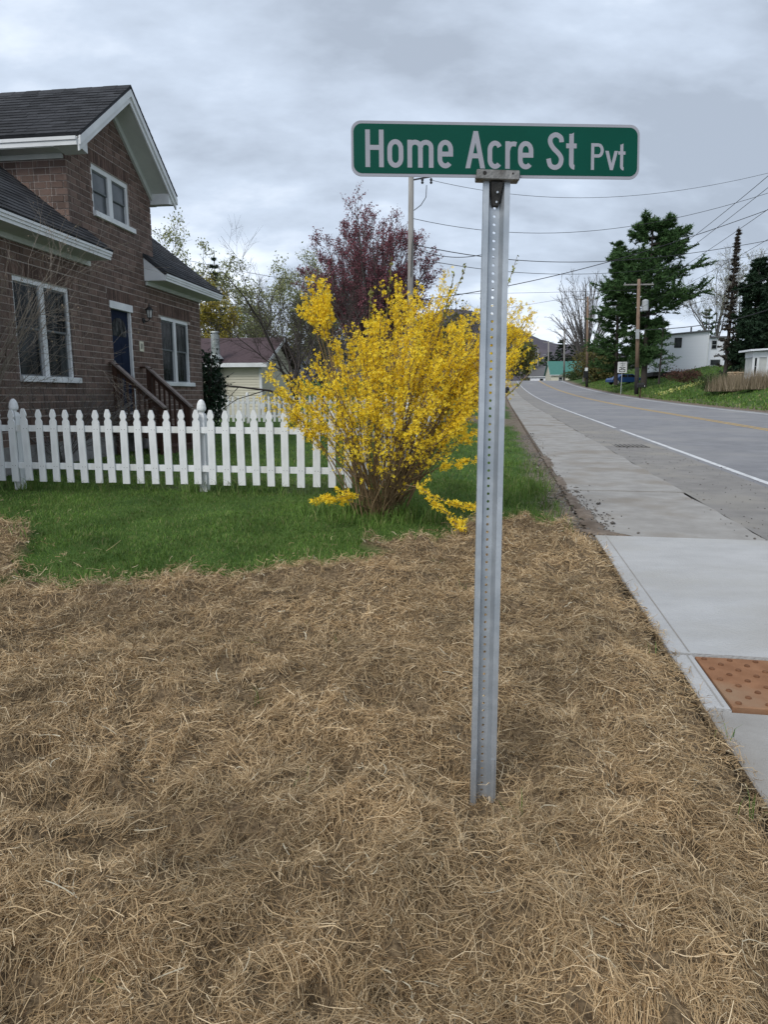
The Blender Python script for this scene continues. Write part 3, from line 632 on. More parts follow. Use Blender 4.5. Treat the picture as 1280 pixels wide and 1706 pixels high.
# bricks laid on edge: long faces and short ends in turn
CH, JT, ST, HD = 0.108, 0.0145, 0.205, 0.062
bricks = []        # (s0,s1,z0,z1, face)   face 0 = facade, 1 = dormer cheek (s is the distance back)
def cut(a, b, blocks):
    seg = [(a, b)]
    for p, q in blocks:
        nseg = []
        for x, y in seg:
            if q <= x or p >= y: nseg.append((x, y)); continue
            if p - x > 0.02: nseg.append((x, p))
            if y - q > 0.02: nseg.append((q, y))
        seg = nseg
    return seg
SOLD = [(w_['s0'] - 0.12, w_['s1'] + 0.12, w_['z1'] + 0.006, w_['z1'] + 0.206) for w_ in WIN] + [(13.0, 13.98, 3.10, 3.30)]
SOLD[2] = (12.70, 14.08, 5.366, 5.55)
SOLD.append((SL, 12.9, 0.80, 0.99)); SOLD.append((14.2, SE, 0.80, 0.99))
def up_to_course(v): return 0.63 + CH * math.ceil((v - 0.63) / CH - 0.15) - JT
SOLD = [(a, b, c, max(up_to_course(d), c + 0.12)) for a, b, c, d in SOLD]
SOLD[-1] = (SOLD[-1][0], SOLD[-1][1], 0.63 + CH * 2, 0.63 + CH * 4 - JT); SOLD[-2] = (SOLD[-2][0], SOLD[-2][1], 0.63 + CH * 2, 0.63 + CH * 4 - JT)
row = 0; z = 0.63
rb = random.Random(5)
while z < 6.7:
    z1 = z + CH - JT
    mz = (z + z1) / 2
    x0, x1 = (SL, SE) if mz < EZ + 0.06 else (GL, GR)
    if mz > 5.36:
        d_ = (gable_top(APX) - mz) / PIT
        if d_ < 0.08: break
        x0, x1 = max(GL, APX - d_), min(GR, APX + d_)
    bl = [(o['s0'], o['s1']) for o in OPEN if o['z0'] < z1 - 0.012 and o['z1'] > z + 0.012] + [(a, b) for a, b, c, d in SOLD if c < z1 - 0.012 and d > z + 0.03]
    s_ = x0 - (0.0 if row % 2 else 0.137); k = row % 2
    while s_ < x1:
        L_ = ST if k % 2 == 0 else HD
        for a, b in cut(max(s_, x0), min(s_ + L_, x1), bl):
            if b - a > 0.02: bricks.append((a, b, z, z1, 0, rb.uniform(-0.002, 0.0025)))
        s_ += L_ + JT; k += 1
    if EZ + 0.2 < mz < 5.28:
        s_ = 0.0; k = row % 2 + 1
        while s_ < 3.3:
            L_ = ST if k % 2 == 0 else HD
            bricks.append((s_, min(s_ + L_, 3.3), z, z1, 1, rb.uniform(-0.002, 0.0025))); s_ += L_ + JT; k += 1
    z += CH; row += 1
def brick_dist(b):
    c = hw_(0, (b[0] + b[1]) / 2, (b[2] + b[3]) / 2) if b[4] == 0 else hw_(-(b[0] + b[1]) / 2, GL, (b[2] + b[3]) / 2)
    inview = c.y > 0 and abs(c.x / (c.y * 0.985)) < 0.575
    return ((c - Vector((0, 0, HC))).length / max(0.03, b[1] - b[0]) ** 0.5 * (0.55 if b[4] == 1 else 1), inview)
vis = []; rest = []
for b in bricks:
    d, iv = brick_dist(b); (vis if iv and b[2] > 1.0 else rest).append((d, b))
vis.sort(key=lambda t: t[0]); single = [b for _, b in vis[:300]]; rest = [b for _, b in vis[300:]] + [b for _, b in rest]
ub = MB().box(0, 1, -0.5, 0.5, 0, 1).mesh('brick'); ub.materials.append(MATS['brick'])
for b in single:
    o = bpy.data.objects.new('brick', ub); COL.objects.link(o); o.parent = house
    if b[4] == 0: o.location = HL(-0.05 + b[5], (b[0] + b[1]) / 2, b[2]); o.scale = (0.05, b[1] - b[0], b[3] - b[2])
    else: o.location = HL(-(b[0] + b[1]) / 2, GL + 0.05 - b[5], b[2]); o.rotation_euler = (0, 0, -math.pi / 2); o.scale = (0.05, b[1] - b[0], b[3] - b[2])
mb = HB()
for b in rest:
    if b[4] == 0: mb.bx(b[0], b[1], -0.05, b[5], b[2], b[3])
    else: mb.bx(GL - b[5], GL + 0.05, -b[1], -b[0], b[2], b[3])
tag(mb.build('brickwork', MATS['brick'], house), kind='stuff')
mb = HB()
for a, b, c, d in SOLD:
    s_ = a
    while s_ < b - 0.02:
        q = cut(s_, min(s_ + 0.062, b), [(o['s0'], o['s1']) for o in OPEN if o['z0'] < d - 0.02 and o['z1'] > c + 0.02])
        for x, y in q:
            if y - x > 0.02: mb.bx(x, y, -0.05, rb.uniform(-0.002, 0.003), c + 0.005, d - 0.005)
        s_ += 0.073
tag(mb.build('soldier_course', MATS['brick_soldier'], house), kind='stuff')

# windows
def window(s0, s1, z0, z1, blind, sill_d=0.06, mull=0.115, fw=0.055, gm='glass'):
    mid = (s0 + s1) / 2
    f = HB(); O0, O1 = -REV, -0.03
    f.bx(s0, s1, O0, O1, z1 - fw - 0.02, z1); f.bx(s0, s0 + fw, O0, O1, z0, z1 - fw - 0.02); f.bx(s1 - fw, s1, O0, O1, z0, z1 - fw - 0.02)
    f.bx(mid - mull / 2, mid + mull / 2, O0, O1 + 0.004, z0, z1 - fw - 0.02)
    fo = f.build('window', MATS['white_trim'], house, bevel=0.003)
    HB().bx(s0 - 0.02, s1 + 0.10, -REV + 0.002, sill_d, z0 - 0.085, z0 + 0.004).build('sill', MATS['white_trim'], fo, bevel=0.004)
    for a, b in ((s0 + fw, mid - mull / 2), (mid + mull / 2, s1 - fw)):
        zt = z1 - fw - 0.02; zm = (z0 + zt) / 2 + 0.02
        sh = HB(); rw = 0.028
        for (c, d, oo) in ((zm, zt, -0.055), (z0 + 0.004, zm + 0.02, -0.078)):
            sh.bx(a, b, oo - 0.02, oo, d - rw, d); sh.bx(a, b, oo - 0.02, oo, c, c + rw); sh.bx(a, a + rw, oo - 0.02, oo, c + rw, d - rw); sh.bx(b - rw, b, oo - 0.02, oo, c + rw, d - rw)
        sh.build('sash', MATS['screen'] if not blind else MATS['white_trim'], fo)
        for (c, d, oo) in ((zm, zt, -0.067), (z0 + 0.02, zm + 0.01, -0.09)):
            HB().bx(a + 0.02, b - 0.02, oo - 0.004, oo, c + 0.02, d - 0.02).build('pane', MATS[gm], fo)
        if blind:
            HB().bx(a + 0.03, b - 0.03, -0.115, -0.105, zm - 0.02, zt).build('blind', MATS['blind'], fo)
window(**WIN[0], blind=False); window(**WIN[1], blind=False); window(**WIN[2], blind=False, fw=0.07, mull=0.14, gm='glass_curtained')
# door
dr = HB().bx(13.12, 13.83, -0.105, -0.075, 1.06, 2.96).build('door', MATS['door_navy'], house)
for k, (a, b) in enumerate(((13.2, 13.44), (13.51, 13.75))):
    for c, d in ((1.2, 1.75), (1.85, 2.35)): HB().bx(a, b, -0.075, -0.069, c, d).build('panel', MATS['door_navy'], dr, bevel=0.003)
mb = HB(); mb.prism([(13.22, 2.48), (13.73, 2.48), (13.73, 2.66)] + [(13.475 + 0.255 * math.cos(R(t)), 2.66 + 0.16 * math.sin(R(t))) for t in range(15, 166, 15)] + [(13.22, 2.66)], (-0.074, -0.068), lambda p, q, d: HL(d, p, q)); mb.build('fan_light', MATS['glass'], dr)
MB().lathe([(0.0, 0), (0.028, 0.004), (0.03, 0.02), (0.02, 0.035), (0.0, 0.04)], (0, 0, 0), 10).build('knob', MATS['cast_metal'], dr).location = HL(-0.06, 13.2, 1.98)
fr_ = HB(); fr_.bx(13.09, 13.12, -0.11, -0.02, 1.04, 2.96); fr_.bx(13.83, 13.87, -0.11, -0.02, 1.04, 2.96); fr_.bx(13.05, 13.90, -0.11, 0.015, 2.962, 3.095); fr_.bx(13.07, 13.89, -0.10, 0.03, 1.0, 1.038)
fr_.build('door_frame', MATS['white_trim'], house, bevel=0.003)
# roofs
def shingle_field(mbx, sa, sb, fn, length, seed):
    r = random.Random(seed); ex = 0.14; n = int(length / ex) + 1
    for i in range(n):
        x = sa - r.uniform(0, 0.25)
        while x < sb:
            wd = r.uniform(0.18, 0.34); a, b = max(x, sa), min(x + wd - 0.006, sb); x += wd
            if b - a < 0.02: continue
            t0, t1 = i * ex, min(i * ex + ex + 0.03, length); h = 0.012 + r.uniform(0, 0.006)
            mbx.hexa([fn(a, t0, 0.0), fn(b, t0, 0.0), fn(b, t1, 0.0), fn(a, t1, 0.0), fn(a, t0, h), fn(b, t0, h), fn(b, t1, 0.003), fn(a, t1, 0.003)])
RS = 0.78; ln = math.hypot(1, RS)
def main_roof_fn(s, t, h): return HL(0.50 - t / ln + h * RS / ln, s, 3.80 + t * RS / ln + h / ln)
def main_z(o): return 3.80 + (0.50 - o) * RS
roof = HB()
L_M = 3.9 * ln
# main roof deck in three fields: left of the gable (with the bit in front of it), behind, right
def deck(sa, sb, t0, t1, th=0.05):
    roof.hexa([main_roof_fn(sa, t0, -th), main_roof_fn(sb, t0, -th), main_roof_fn(sb, t1, -th), main_roof_fn(sa, t1, -th), main_roof_fn(sa, t0, 0), main_roof_fn(sb, t0, 0), main_roof_fn(sb, t1, 0), main_roof_fn(sa, t1, 0)])
T_W = 0.495 * ln
deck(SL - 0.3, GL - 0.004, 0, L_M); deck(GL - 0.004, 12.40, 0, T_W); deck(14.46, GR + 0.004, 0, T_W); deck(GR + 0.004, 17.56, 0, L_M)
roof.hexa([HL(o, s, main_z(-3.4) - (abs(o + 3.4)) * RS + d) for d in (-0.05, 0) for o, s in ((-3.402, SL - 0.3), (-7.2, SL - 0.3), (-7.2, 17.56), (-3.402, 17.56))])
rf = roof.build('roof', MATS['shingle'], house)
mb = HB()
for sa, sb, L_ in ((8.5, GL - 0.004, L_M), (GL - 0.003, 12.40, T_W), (14.46, GR + 0.003, T_W), (GR + 0.004, 17.56, L_M)): shingle_field(mb, sa, sb, main_roof_fn, L_, int(sa * 10))
# gable roof
GE = 1.775
glen = math.hypot(GE, GE * PIT)
def gab(side):
    def fn(d, t, h):      # d distance back, t along slope from the eave
        f = t / glen; s = APX + side * GE * (1 - f); z = 5.44 + GE * PIT * f
        return HL(0.47 - d, s + side * h * PIT / math.hypot(1, PIT), z + h / math.hypot(1, PIT))
    return fn
for sd_ in (-1, 1):
    fn = gab(sd_); shingle_field(mb, 0.0, 4.4, fn, glen, 70 + sd_)
tag(mb.build('shingle', MATS['shingle'], rf), kind='stuff')
mb = HB()
for sd_ in (-1, 1):
    fn = gab(sd_); mb.hexa([fn(0.01, 0.0, -0.045), fn(4.4, 0.0, -0.045), fn(4.4, glen, -0.045), fn(0.01, glen, -0.045), fn(0.01, 0, 0), fn(4.4, 0, 0), fn(4.4, glen, 0), fn(0.01, glen, 0)])
mb.build('gable_deck', MATS['shingle'], rf)
mb = HB(); fnr = gab(1)
for k in range(18):
    y0 = 0.47 - k * 0.25
    mb.prism([(APX - 0.15, 5.44 + GE * PIT - 0.105), (APX, 5.44 + GE * PIT + 0.022), (APX + 0.15, 5.44 + GE * PIT - 0.105), (APX, 5.44 + GE * PIT + 0.008)], (y0 - 0.28, y0), lambda p, q, d: HL(d, p, q + 0.004 * ((k % 2))))
tag(mb.build('ridge_cap', MATS['shingle'], rf), kind='stuff')
# white trim of the gable: rake boards, soffits, returns, eave fascia
def rake(o0, o1, dz0, dz1, name, m, sclip=GE):
    mb = HB(); za = 5.44 - 0.05
    for sd_ in (-1, 1):
        e0 = APX + sd_ * sclip; zE = za + (GE - sclip) * PIT
        mb.prism([(e0, zE - dz1), (e0, zE - dz0), (APX, za + GE * PIT - dz0), (APX, za + GE * PIT - dz1)], (o0, o1), lambda p, q, d: HL(d, p, q))
    return mb.build(name, m, house)
rake(0.435, 0.465, 0.0, 0.12, 'rake_board', MATS['white_trim'], GE)
rake(0.405, 0.434, 0.05, 0.22, 'rake_board', MATS['white_trim'], GE - 0.01)
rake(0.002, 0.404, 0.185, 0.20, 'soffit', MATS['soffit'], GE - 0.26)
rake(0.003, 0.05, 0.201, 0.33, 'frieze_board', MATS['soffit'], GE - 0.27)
for sd_ in (-1, 1):
    mb = HB(); e0 = APX + sd_ * (GE + 0.0); e1 = APX + sd_ * (GE - 0.30)
    zt = 5.39; lo_, hi_ = min(e0, e1), max(e0, e1)
    mb.prism([(e0, zt - 0.12), (e0, zt - 0.02), (e1, zt - 0.02 + 0.30 * PIT), (e1, zt - 0.17)], (0.0045, 0.4035), lambda p, q, d: HL(d, p, q))
    mb.build('eave_return', MATS['white_trim'], house)
    # eave fascia, gutter lip, soffit and frieze down the side
    mb = HB(); a, b = (e0 - 0.012, e0 + 0.012) if sd_ < 0 else (e0 - 0.012, e0 + 0.012)
    mb.bx(a, b, -3.6, 0.402, zt - 0.13, zt - 0.022); mb.bx(a + sd_ * 0.018, b + sd_ * 0.018, -3.6, 0.40, zt - 0.055, zt - 0.004)
    mb.build('fascia', MATS['white_trim'], house)
    mb = HB(); c0 = GL if sd_ < 0 else GR
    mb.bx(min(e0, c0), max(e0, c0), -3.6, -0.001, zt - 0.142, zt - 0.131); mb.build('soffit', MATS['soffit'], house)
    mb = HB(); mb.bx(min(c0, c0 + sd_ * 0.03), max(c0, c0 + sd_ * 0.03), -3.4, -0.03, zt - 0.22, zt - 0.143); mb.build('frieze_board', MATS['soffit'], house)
# main eaves: fascia in two steps, soffit, frieze, boxed end
for sa, sb, end in ((SL - 0.3, 12.385, 12.385), (14.475, 17.54, 14.475)):
    mb = HB(); mb.bx(sa, sb, 0.435, 0.458, 3.655, 3.765); mb.bx(sa, sb, 0.459, 0.478, 3.705, 3.772); mb.bx(sa, sb, 0.479, 0.495, 3.748, 3.785)
    mb.build('fascia', MATS['white_trim'], house)
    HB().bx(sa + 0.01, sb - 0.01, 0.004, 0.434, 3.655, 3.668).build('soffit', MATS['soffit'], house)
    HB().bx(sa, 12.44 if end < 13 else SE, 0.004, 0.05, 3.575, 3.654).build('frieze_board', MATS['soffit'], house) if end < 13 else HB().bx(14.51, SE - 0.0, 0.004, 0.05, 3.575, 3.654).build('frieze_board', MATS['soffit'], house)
    mb = HB(); mb.prism([(0.004, 3.656), (0.434, 3.656), (0.434, 3.765), (0.004, 3.765 + 0.43 * RS)], (end - 0.02, end), lambda p, q, d: HL(p, d, q)) if end < 13 else mb.prism([(0.004, 3.656), (0.434, 3.656), (0.434, 3.765), (0.004, 3.765 + 0.43 * RS)], (end, end + 0.02), lambda p, q, d: HL(p, d, q))
    mb.build('eave_end', MATS['white_trim'], house)
# rake at the far end of the main roof
mb = HB(); mb.prism([(0.43, 3.66), (0.48, 3.76), (-3.4, 3.76 + 3.88 * RS), (-3.4, 3.60 + 3.88 * RS)], (17.5, 17.53), lambda p, q, d: HL(p, d, q)); mb.build('rake_board', MATS['white_trim'], house)

# wall lantern and number plate belong to the wall they hang on, but can be lifted off
lp = hw_(0.0, 14.33, 2.86)
lan = thing('wall_lantern', 'black carriage lantern on the brick wall beside the door', 'lantern', lp, -TH)
MB().tube([(0.0, 0, 0), (0.02, 0, 0)], 0.055, 12).build('back_plate', MATS['black_iron'], lan)
MB().tube([(0.02, 0, 0.0), (0.07, 0, -0.02), (0.12, 0, 0.0), (0.14, 0, 0.05)], 0.010, 6).build('arm', MATS['black_iron'], lan)
MB().lathe([(0.02, 0.04), (0.05, 0.05), (0.045, 0.058)], (0.14, 0, 0), 6).build('base_ring', MATS['black_iron'], lan)
MB().lathe([(0.042, 0.058), (0.062, 0.20)], (0.14, 0, 0), 6).build('lamp_glass', MATS['blind'], lan)
for k in range(6):
    a_ = k * math.pi / 3; MB().tube([(0.14 + 0.046 * math.cos(a_), 0.046 * math.sin(a_), 0.055), (0.14 + 0.066 * math.cos(a_), 0.066 * math.sin(a_), 0.205)], 0.006, 4).build('rib', MATS['black_iron'], lan)
MB().lathe([(0.085, 0.20), (0.08, 0.215), (0.03, 0.265), (0.012, 0.28), (0.016, 0.30), (0.005, 0.35)], (0.14, 0, 0), 8).build('roof_cap', MATS['black_iron'], lan)
pp = hw_(0.003, 14.17, 2.24)
plq = thing('number_plate', 'small cream house number plate between door and window', 'number plate', pp, -TH)
MB().box(0, 0.018, -0.085, 0.085, 0, 0.20).build('plate', MATS['siding_cream'], plq, bevel=0.004)
for y_ in (-0.028, 0.028): MB().box(0.0185, 0.021, y_ - 0.010, y_ + 0.010, 0.05, 0.155).build('digit', MATS['sign_black'], plq)

# steps with two railings
st = thing('entry_steps', 'dark stained wooden entry steps with two railings', 'steps', hw_(0.5, 13.5, G0), -TH)
def SLc(o, s, z): return (o - 0.5, s - 13.5, z - G0)
for k in range(4):
    zt = 1.0 - k * 0.19; o1 = 0.24 + 0.27 * k
    MB().box(*(SLc(o1 - 0.28 if k else 0.014, 0, 0)[0], SLc(o1, 0, 0)[0]), -0.58, 0.58, zt - 0.04 - G0, zt - G0).build('tread', MATS['stained_wood'], st, bevel=0.004)
    if k < 4: MB().box(SLc(o1 - 0.045, 0, 0)[0], SLc(o1 - 0.02, 0, 0)[0], -0.56, 0.56, zt - 0.19 - G0, zt - 0.041 - G0).build('riser', MATS['stained_wood'], st)
for s_, oa, za, ob, zb in ((12.92, 0.10, 1.97, 0.98, 1.19), (14.10, 0.17, 1.94, 0.99, 1.18)):
    rl_ = MB(); rl_.bar(SLc(oa - 0.03, s_, za), SLc(ob + 0.06, s_, zb - 0.05), 0.13, 0.032); rl_.build('handrail', MATS['worn_rail'], st)
    h = MB(); h.box(SLc(0.012, 0, 0)[0], SLc(oa, 0, 0)[0], s_ - 13.5 - 0.06, s_ - 13.5 + 0.06, za - 0.035 - G0, za - G0 + 0.0); h.build('top_cap', MATS['stained_wood'], st)
    for o_, zt, zb_ in ((oa + 0.01, za - 0.03, 0.25), (ob - 0.02, zb - 0.03, 0.25)):
        MB().box(SLc(o_ - 0.045, 0, 0)[0], SLc(o_ + 0.045, 0, 0)[0], s_ - 13.5 - 0.045, s_ - 13.5 + 0.045, zb_ - G0, zt - G0).build('newel_post', MATS['stained_wood'], st)
    MB().bar(SLc(oa, s_, za - 0.085), SLc(ob, s_, zb - 0.085), 0.035, 0.09).build('upper_rail', MATS['stained_wood'], st)
    MB().bar(SLc(oa, s_, 1.10), SLc(ob, s_, 0.40), 0.035, 0.09).build('lower_rail', MATS['stained_wood'], st)
    for k in range(1, 8):
        f_ = k / 8; o_ = oa + (ob - oa) * f_
        MB().box(SLc(o_ - 0.017, 0, 0)[0], SLc(o_ + 0.017, 0, 0)[0], s_ - 13.5 - 0.017, s_ - 13.5 + 0.017, 1.10 - 0.7 * f_ - G0, za + (zb - za) * f_ - 0.1 - G0).build('baluster', MATS['stained_wood'], st)

# ------------------------------------------------------------------ picket fences
def picket_mesh(wd, h, th=0.019):
    hw = wd / 2; prof = [(hw, 0), (hw, h - 0.145), (hw * 0.62, h - 0.118), (hw * 0.60, h - 0.108), (hw * 0.9, h - 0.085), (hw * 0.86, h - 0.06), (hw * 0.5, h - 0.015), (hw * 0.32, h)]
    poly = prof + [(-x, z) for x, z in prof[::-1]]
    m = MB().prism(poly, (-th, 0), lambda p, q, d: (p, d, q)).mesh('picket'); m.materials.append(MATS['white_paint']); return m
def fpost_mesh(h, w=0.095):
    mb = MB(); q = w / 2; mb.box(-q, q, -q, q, -0.3, h - 0.21)
    mb.hexa([(-q, -q, h - 0.21), (q, -q, h - 0.21), (q, q, h - 0.21), (-q, q, h - 0.21), (-q * .72, -q * .72, h - 0.165), (q * .72, -q * .72, h - 0.165), (q * .72, q * .72, h - 0.165), (-q * .72, q * .72, h - 0.165)])
    mb.lathe([(0.030, h - 0.168), (0.034, h - 0.145), (0.052, h - 0.128), (0.056, h - 0.105), (0.05, h - 0.06), (0.034, h - 0.02), (0.012, h)], (0, 0, 0), 14)
    m = mb.mesh('fence_post'); m.materials.append(MATS['white_paint']); return m
PK = picket_mesh(0.088, 0.885); PM = fpost_mesh(1.075)
def fence(name, label, A, B, posts, pitch, zb0, zb1, lean=0.0, skip=0.0, start=0.06, jit=0.009, endpad=0.03, flip=1):
    """A->B in plan; pickets on the viewer's side of the rails"""
    A = Vector((A[0], A[1], 0)); B = Vector((B[0], B[1], 0)); d = (B - A); Lg = d.length; d.normalize(); rz = math.atan2(d.y, d.x)
    f = thing(name, label, 'fence', (A.x, A.y, zb0), rz); r = random.Random(int(Lg * 100))
    slope = (zb1 - zb0) / Lg
    t = start
    while t < Lg - endpad:
        o = bpy.data.objects.new('picket', PK); COL.objects.link(o); o.parent = f
        o.location = (t, -flip * 0.03 if flip > 0 else 0.05, 0.045 + slope * t + r.uniform(-jit, jit)); o.rotation_euler = (lean, R(r.uniform(-1.0, 1.0)), 0); o.scale = (r.uniform(0.97, 1.03), 1, 1)
        t += pitch + r.uniform(-0.009, 0.009)
    nails = MB()
    for ch_ in [q_ for q_ in f.children if q_.name.startswith('picket')]:
        for zr in (0.235, 0.695):
            for dx_ in (-0.018, 0.02): nails.box(ch_.location.x + dx_ - 0.0035, ch_.location.x + dx_ + 0.0035, ch_.location.y - 0.0205, ch_.location.y - 0.018, zr + slope * ch_.location.x - 0.0035, zr + slope * ch_.location.x + 0.0035)
    if Lg < 7 and zb0 < 0.5: tag(nails.build('nail', MATS['cast_dark'], f), kind='stuff')
    cuts = sorted(set([0.0, Lg] + list(posts)))
    for zr in (0.20, 0.66):
        for a, b in zip(cuts[:-1], cuts[1:]):
            g = 0.002; m = MB(); m.hexa([(x, y, z + slope * x) for z in (zr + 0.0, zr + 0.075) for x, y in ((a + g, -0.028), (b - g, -0.028), (b - g, 0.008), (a + g, 0.008))])
            m.build('rail', MATS['white_paint'], f)
    for p in posts:
        o = bpy.data.objects.new('fence_post', PM); COL.objects.link(o); o.parent = f; o.location = (p, 0.06, slope * p - 0.02); o.rotation_euler = (lean, 0, R(r.uniform(-2, 2)))
    return f
FP0 = Vector((-2.19, 8.13, 0))
fa = FP0 - HN * 4.90; fb = FP0 + HN * 2.02
fence('picket_fence', 'white picket fence in front of the brick house', fa, fb, [0.02, 2.46, 4.90, 6.86], 0.1815, gz(*fa.xy) + 0.075, gz(*fb.xy) + 0.05, start=0.125, lean=0.0)
sd_end = fb + HU * 15.6
fence('picket_fence', 'white picket fence running back behind the yellow forsythia', fb + HU * 0.12 + HN * 0.04, sd_end, [2.4, 4.85, 7.3, 9.75, 12.2, 14.6], 0.184, gz(*fb.xy), gz(*sd_end.xy), flip=1)
ra_ = at(330, 690, 23.9); rb_ = sd_end - HN * 0.1
fence('picket_fence', 'white picket fence at the back of the lawn before the cream building', ra_, rb_, [1.75, 4.2, 6.6], 0.178, gz(ra_.x, ra_.y) + 0.0, gz(rb_.x, rb_.y), start=0.03)
# ------------------------------------------------------------------ hay mulch
rng = np.random.default_rng(21)
def hay_surface(X, Y):
    a, c = ac(X, Y); return terr(a, c) + lumps(X, Y) * 0.16 + 0.03 * (VN[2](X * 1.9, Y * 1.9) - 0.5)
def view_ok(X, Y, m=0.35): return np.abs(X) < 0.60 * Y + m
def sample_hay(n, power, outer=False):
    out_X = []; out_Y = []; tot = 0
    while tot < n:
        X = rng.uniform(-6.5 if outer else -4.6, 2.2, 400000); Y = rng.uniform(0.3 if outer else 1.02, 7.1, 400000); d = np.hypot(X, Y)
        a, c = ac(X, Y); ok = ((~view_ok(X, Y, 0.3)) | (Y < 1.06) if outer else view_ok(X, Y)) & (rng.random(X.shape) < (1.25 / np.maximum(d, 1.25)) ** power * np.clip(0.34 + 1.5 * lumps(X, Y), 0, 1))
        X, Y, a, c = X[ok], Y[ok], a[ok], c[ok]; ok = hay_in(a, c, rng.normal(0, 1, a.shape) * np.where(rng.random(a.shape) < 0.12, 0.32, 0.05)); X, Y = X[ok], Y[ok]
        out_X.append(X); out_Y.append(Y); tot += len(X)
    return np.concatenate(out_X)[:n], np.concatenate(out_Y)[:n]
def make_hay(n, power, k, Lr, lift, wmul, outer=False):
    X, Y = sample_hay(n, power, outer); d = np.hypot(X, Y)
    flow = VN[4](X * 1.9, Y * 1.9) * 12.0 + VN[5](X * 6, Y * 6) * 6.0
    th = flow + rng.normal(0, 0.75, n); Ls = rng.uniform(*Lr, n) * rng.choice([0.6, 1.0, 1.0, 1.5], n)
    dth = rng.normal(0, 1.6, n) + np.where(rng.random(n) < 0.25, rng.normal(0, 3.0, n), 0)
    ph = rng.normal(0.12, 0.35, n); dph = rng.normal(-0.35, 0.7, n)
    z0 = hay_surface(X, Y) + rng.random(n) ** 1.6 * lift
    P = np.zeros((n, k, 3)); P[:, 0] = np.stack([X, Y, z0], -1); st = Ls / (k - 1)
    for i in range(1, k):
        f = (i - 0.5) / (k - 1); t = th + dth * f; p = ph + dph * f
        P[:, i] = P[:, i - 1] + np.stack([np.cos(t) * np.cos(p), np.sin(t) * np.cos(p), np.sin(p)], -1) * st[:, None]
    Xe, Ye = P[..., 0], P[..., 1]; zs_ = hay_surface(Xe, Ye); P[..., 2] = np.maximum(P[..., 2], zs_ + 0.002)
    P[..., 2] -= np.maximum(0, P[..., 2] - zs_ - lift * 2.0) * 0.7
    td = P[:, -1] - P[:, 0]; up = rng.normal(0, 0.6, (n, 3)) + np.array([0, 0, 0.7]); side = unit(np.cross(td, up))
    hw = (0.00055 + 0.00026 * d) * rng.uniform(0.6, 1.5, n) * wmul
    tap = np.linspace(1.0, 0.55, k)[None, :]
    return ribbons(P, hw[:, None] * tap, side)
V1, F1 = make_hay(142000, 1.3, 4, (0.03, 0.095), 0.034, 0.88)
V2, F2 = make_hay(34000, 0.9, 3, (0.02, 0.06), 0.048, 1.0)
V4, F4 = make_hay(34000, 0.3, 3, (0.06, 0.13), 0.034, 1.7, True)      # the same mulch beyond the picture's edge
V3, F3 = make_hay(1400, 1.0, 5, (0.025, 0.075), 0.035, 1.6)
ho = link('hay_mulch', fastmesh('hay_mulch', np.concatenate([V1, V2, V4]), np.concatenate([F1, F2 + len(V1), F4 + len(V1) + len(V2)])), MATS['hay_strand'])
tag(ho, 'dry tan hay mulch spread over the ground in the foreground', 'hay', kind='stuff')
ramp_mat('hay_pale', [(0.42, 0.36, 0.25), (0.52, 0.47, 0.35), (0.36, 0.29, 0.17)], 0.6, 0.3)
tag(link('hay_stalk', fastmesh('hay_stalk', V3, F3), MATS['hay_pale']), 'pale broad stalks lying loose on top of the hay', 'hay', kind='stuff')

# ------------------------------------------------------------------ grass
def make_grass(n, X, Y, hr, wr, lean=0.45, zoff=0.0):
    a, c = ac(X, Y); z = terr(a, c) + 0.03 * (VN[2](X * 1.9, Y * 1.9) - 0.5) * ((c < 0.9) & (a < 60)) + zoff
    h = rng.uniform(*hr, n) * (0.6 + 0.8 * VN[0](X * 2.1, Y * 2.1)); az = rng.random(n) * 6.283
    ln_ = rng.random(n) * lean; B = np.stack([X, Y, z - 0.008], -1)
    M_ = B + np.stack([np.cos(az) * ln_ * h * 0.35, np.sin(az) * ln_ * h * 0.35, h * 0.6], -1); Tp = B + np.stack([np.cos(az) * ln_ * h * 1.2, np.sin(az) * ln_ * h * 1.2, h * (1 - 0.3 * ln_)], -1)
    fa_ = rng.random(n) * 6.283; side = np.stack([np.cos(fa_), np.sin(fa_), 0 * fa_], -1); hw = rng.uniform(*wr, n)
    V = np.stack([B - side * hw[:, None], B + side * hw[:, None], M_ - side * hw[:, None] * 0.8, M_ + side * hw[:, None] * 0.8, Tp], 1).reshape(-1, 3)
    b = (np.arange(n) * 5)[:, None]; T_ = np.concatenate([b + np.array([[0, 1, 3]]), b + np.array([[0, 3, 2]]), b + np.array([[2, 3, 4]])], 1).reshape(-1, 3)
    return V, T_
def house_side(X, Y): return (X * HN.x + Y * HN.y) < (HO.dot(HN) + 0.02)
def lawn_pts(n, xr, yr, power, ref):
    ox, oy, tot = [], [], 0
    while tot < n:
        X = rng.uniform(*xr, 300000); Y = rng.uniform(*yr, 300000); a, c = ac(X, Y)
        ok = view_ok(X, Y, 1.3) & (c < 0.80) & ~hay_in(a, c, rng.normal(0, 0.17, a.shape)) & ~house_side(X, Y) & (rng.random(X.shape) < (ref / np.hypot(X, Y)) ** power) & (rng.random(X.shape) > dirtmask(a, c) * 1.1)
        ox.append(X[ok]); oy.append(Y[ok]); tot += ok.sum()
    return np.concatenate(ox)[:n], np.concatenate(oy)[:n]
n = 84000; X, Y = lawn_pts(n, (-7, 2.5), (4.0, 9.5), 1.0, 4.3); Vg, Tg = make_grass(n, X, Y, (0.022, 0.055), (0.0016, 0.0034), 1.1)
n = 30000; X, Y = lawn_pts(n, (-7, 5), (8.5, 28), 1.3, 8.0); Vh, Th_ = make_grass(n, X, Y, (0.035, 0.075), (0.003, 0.007), 0.9)
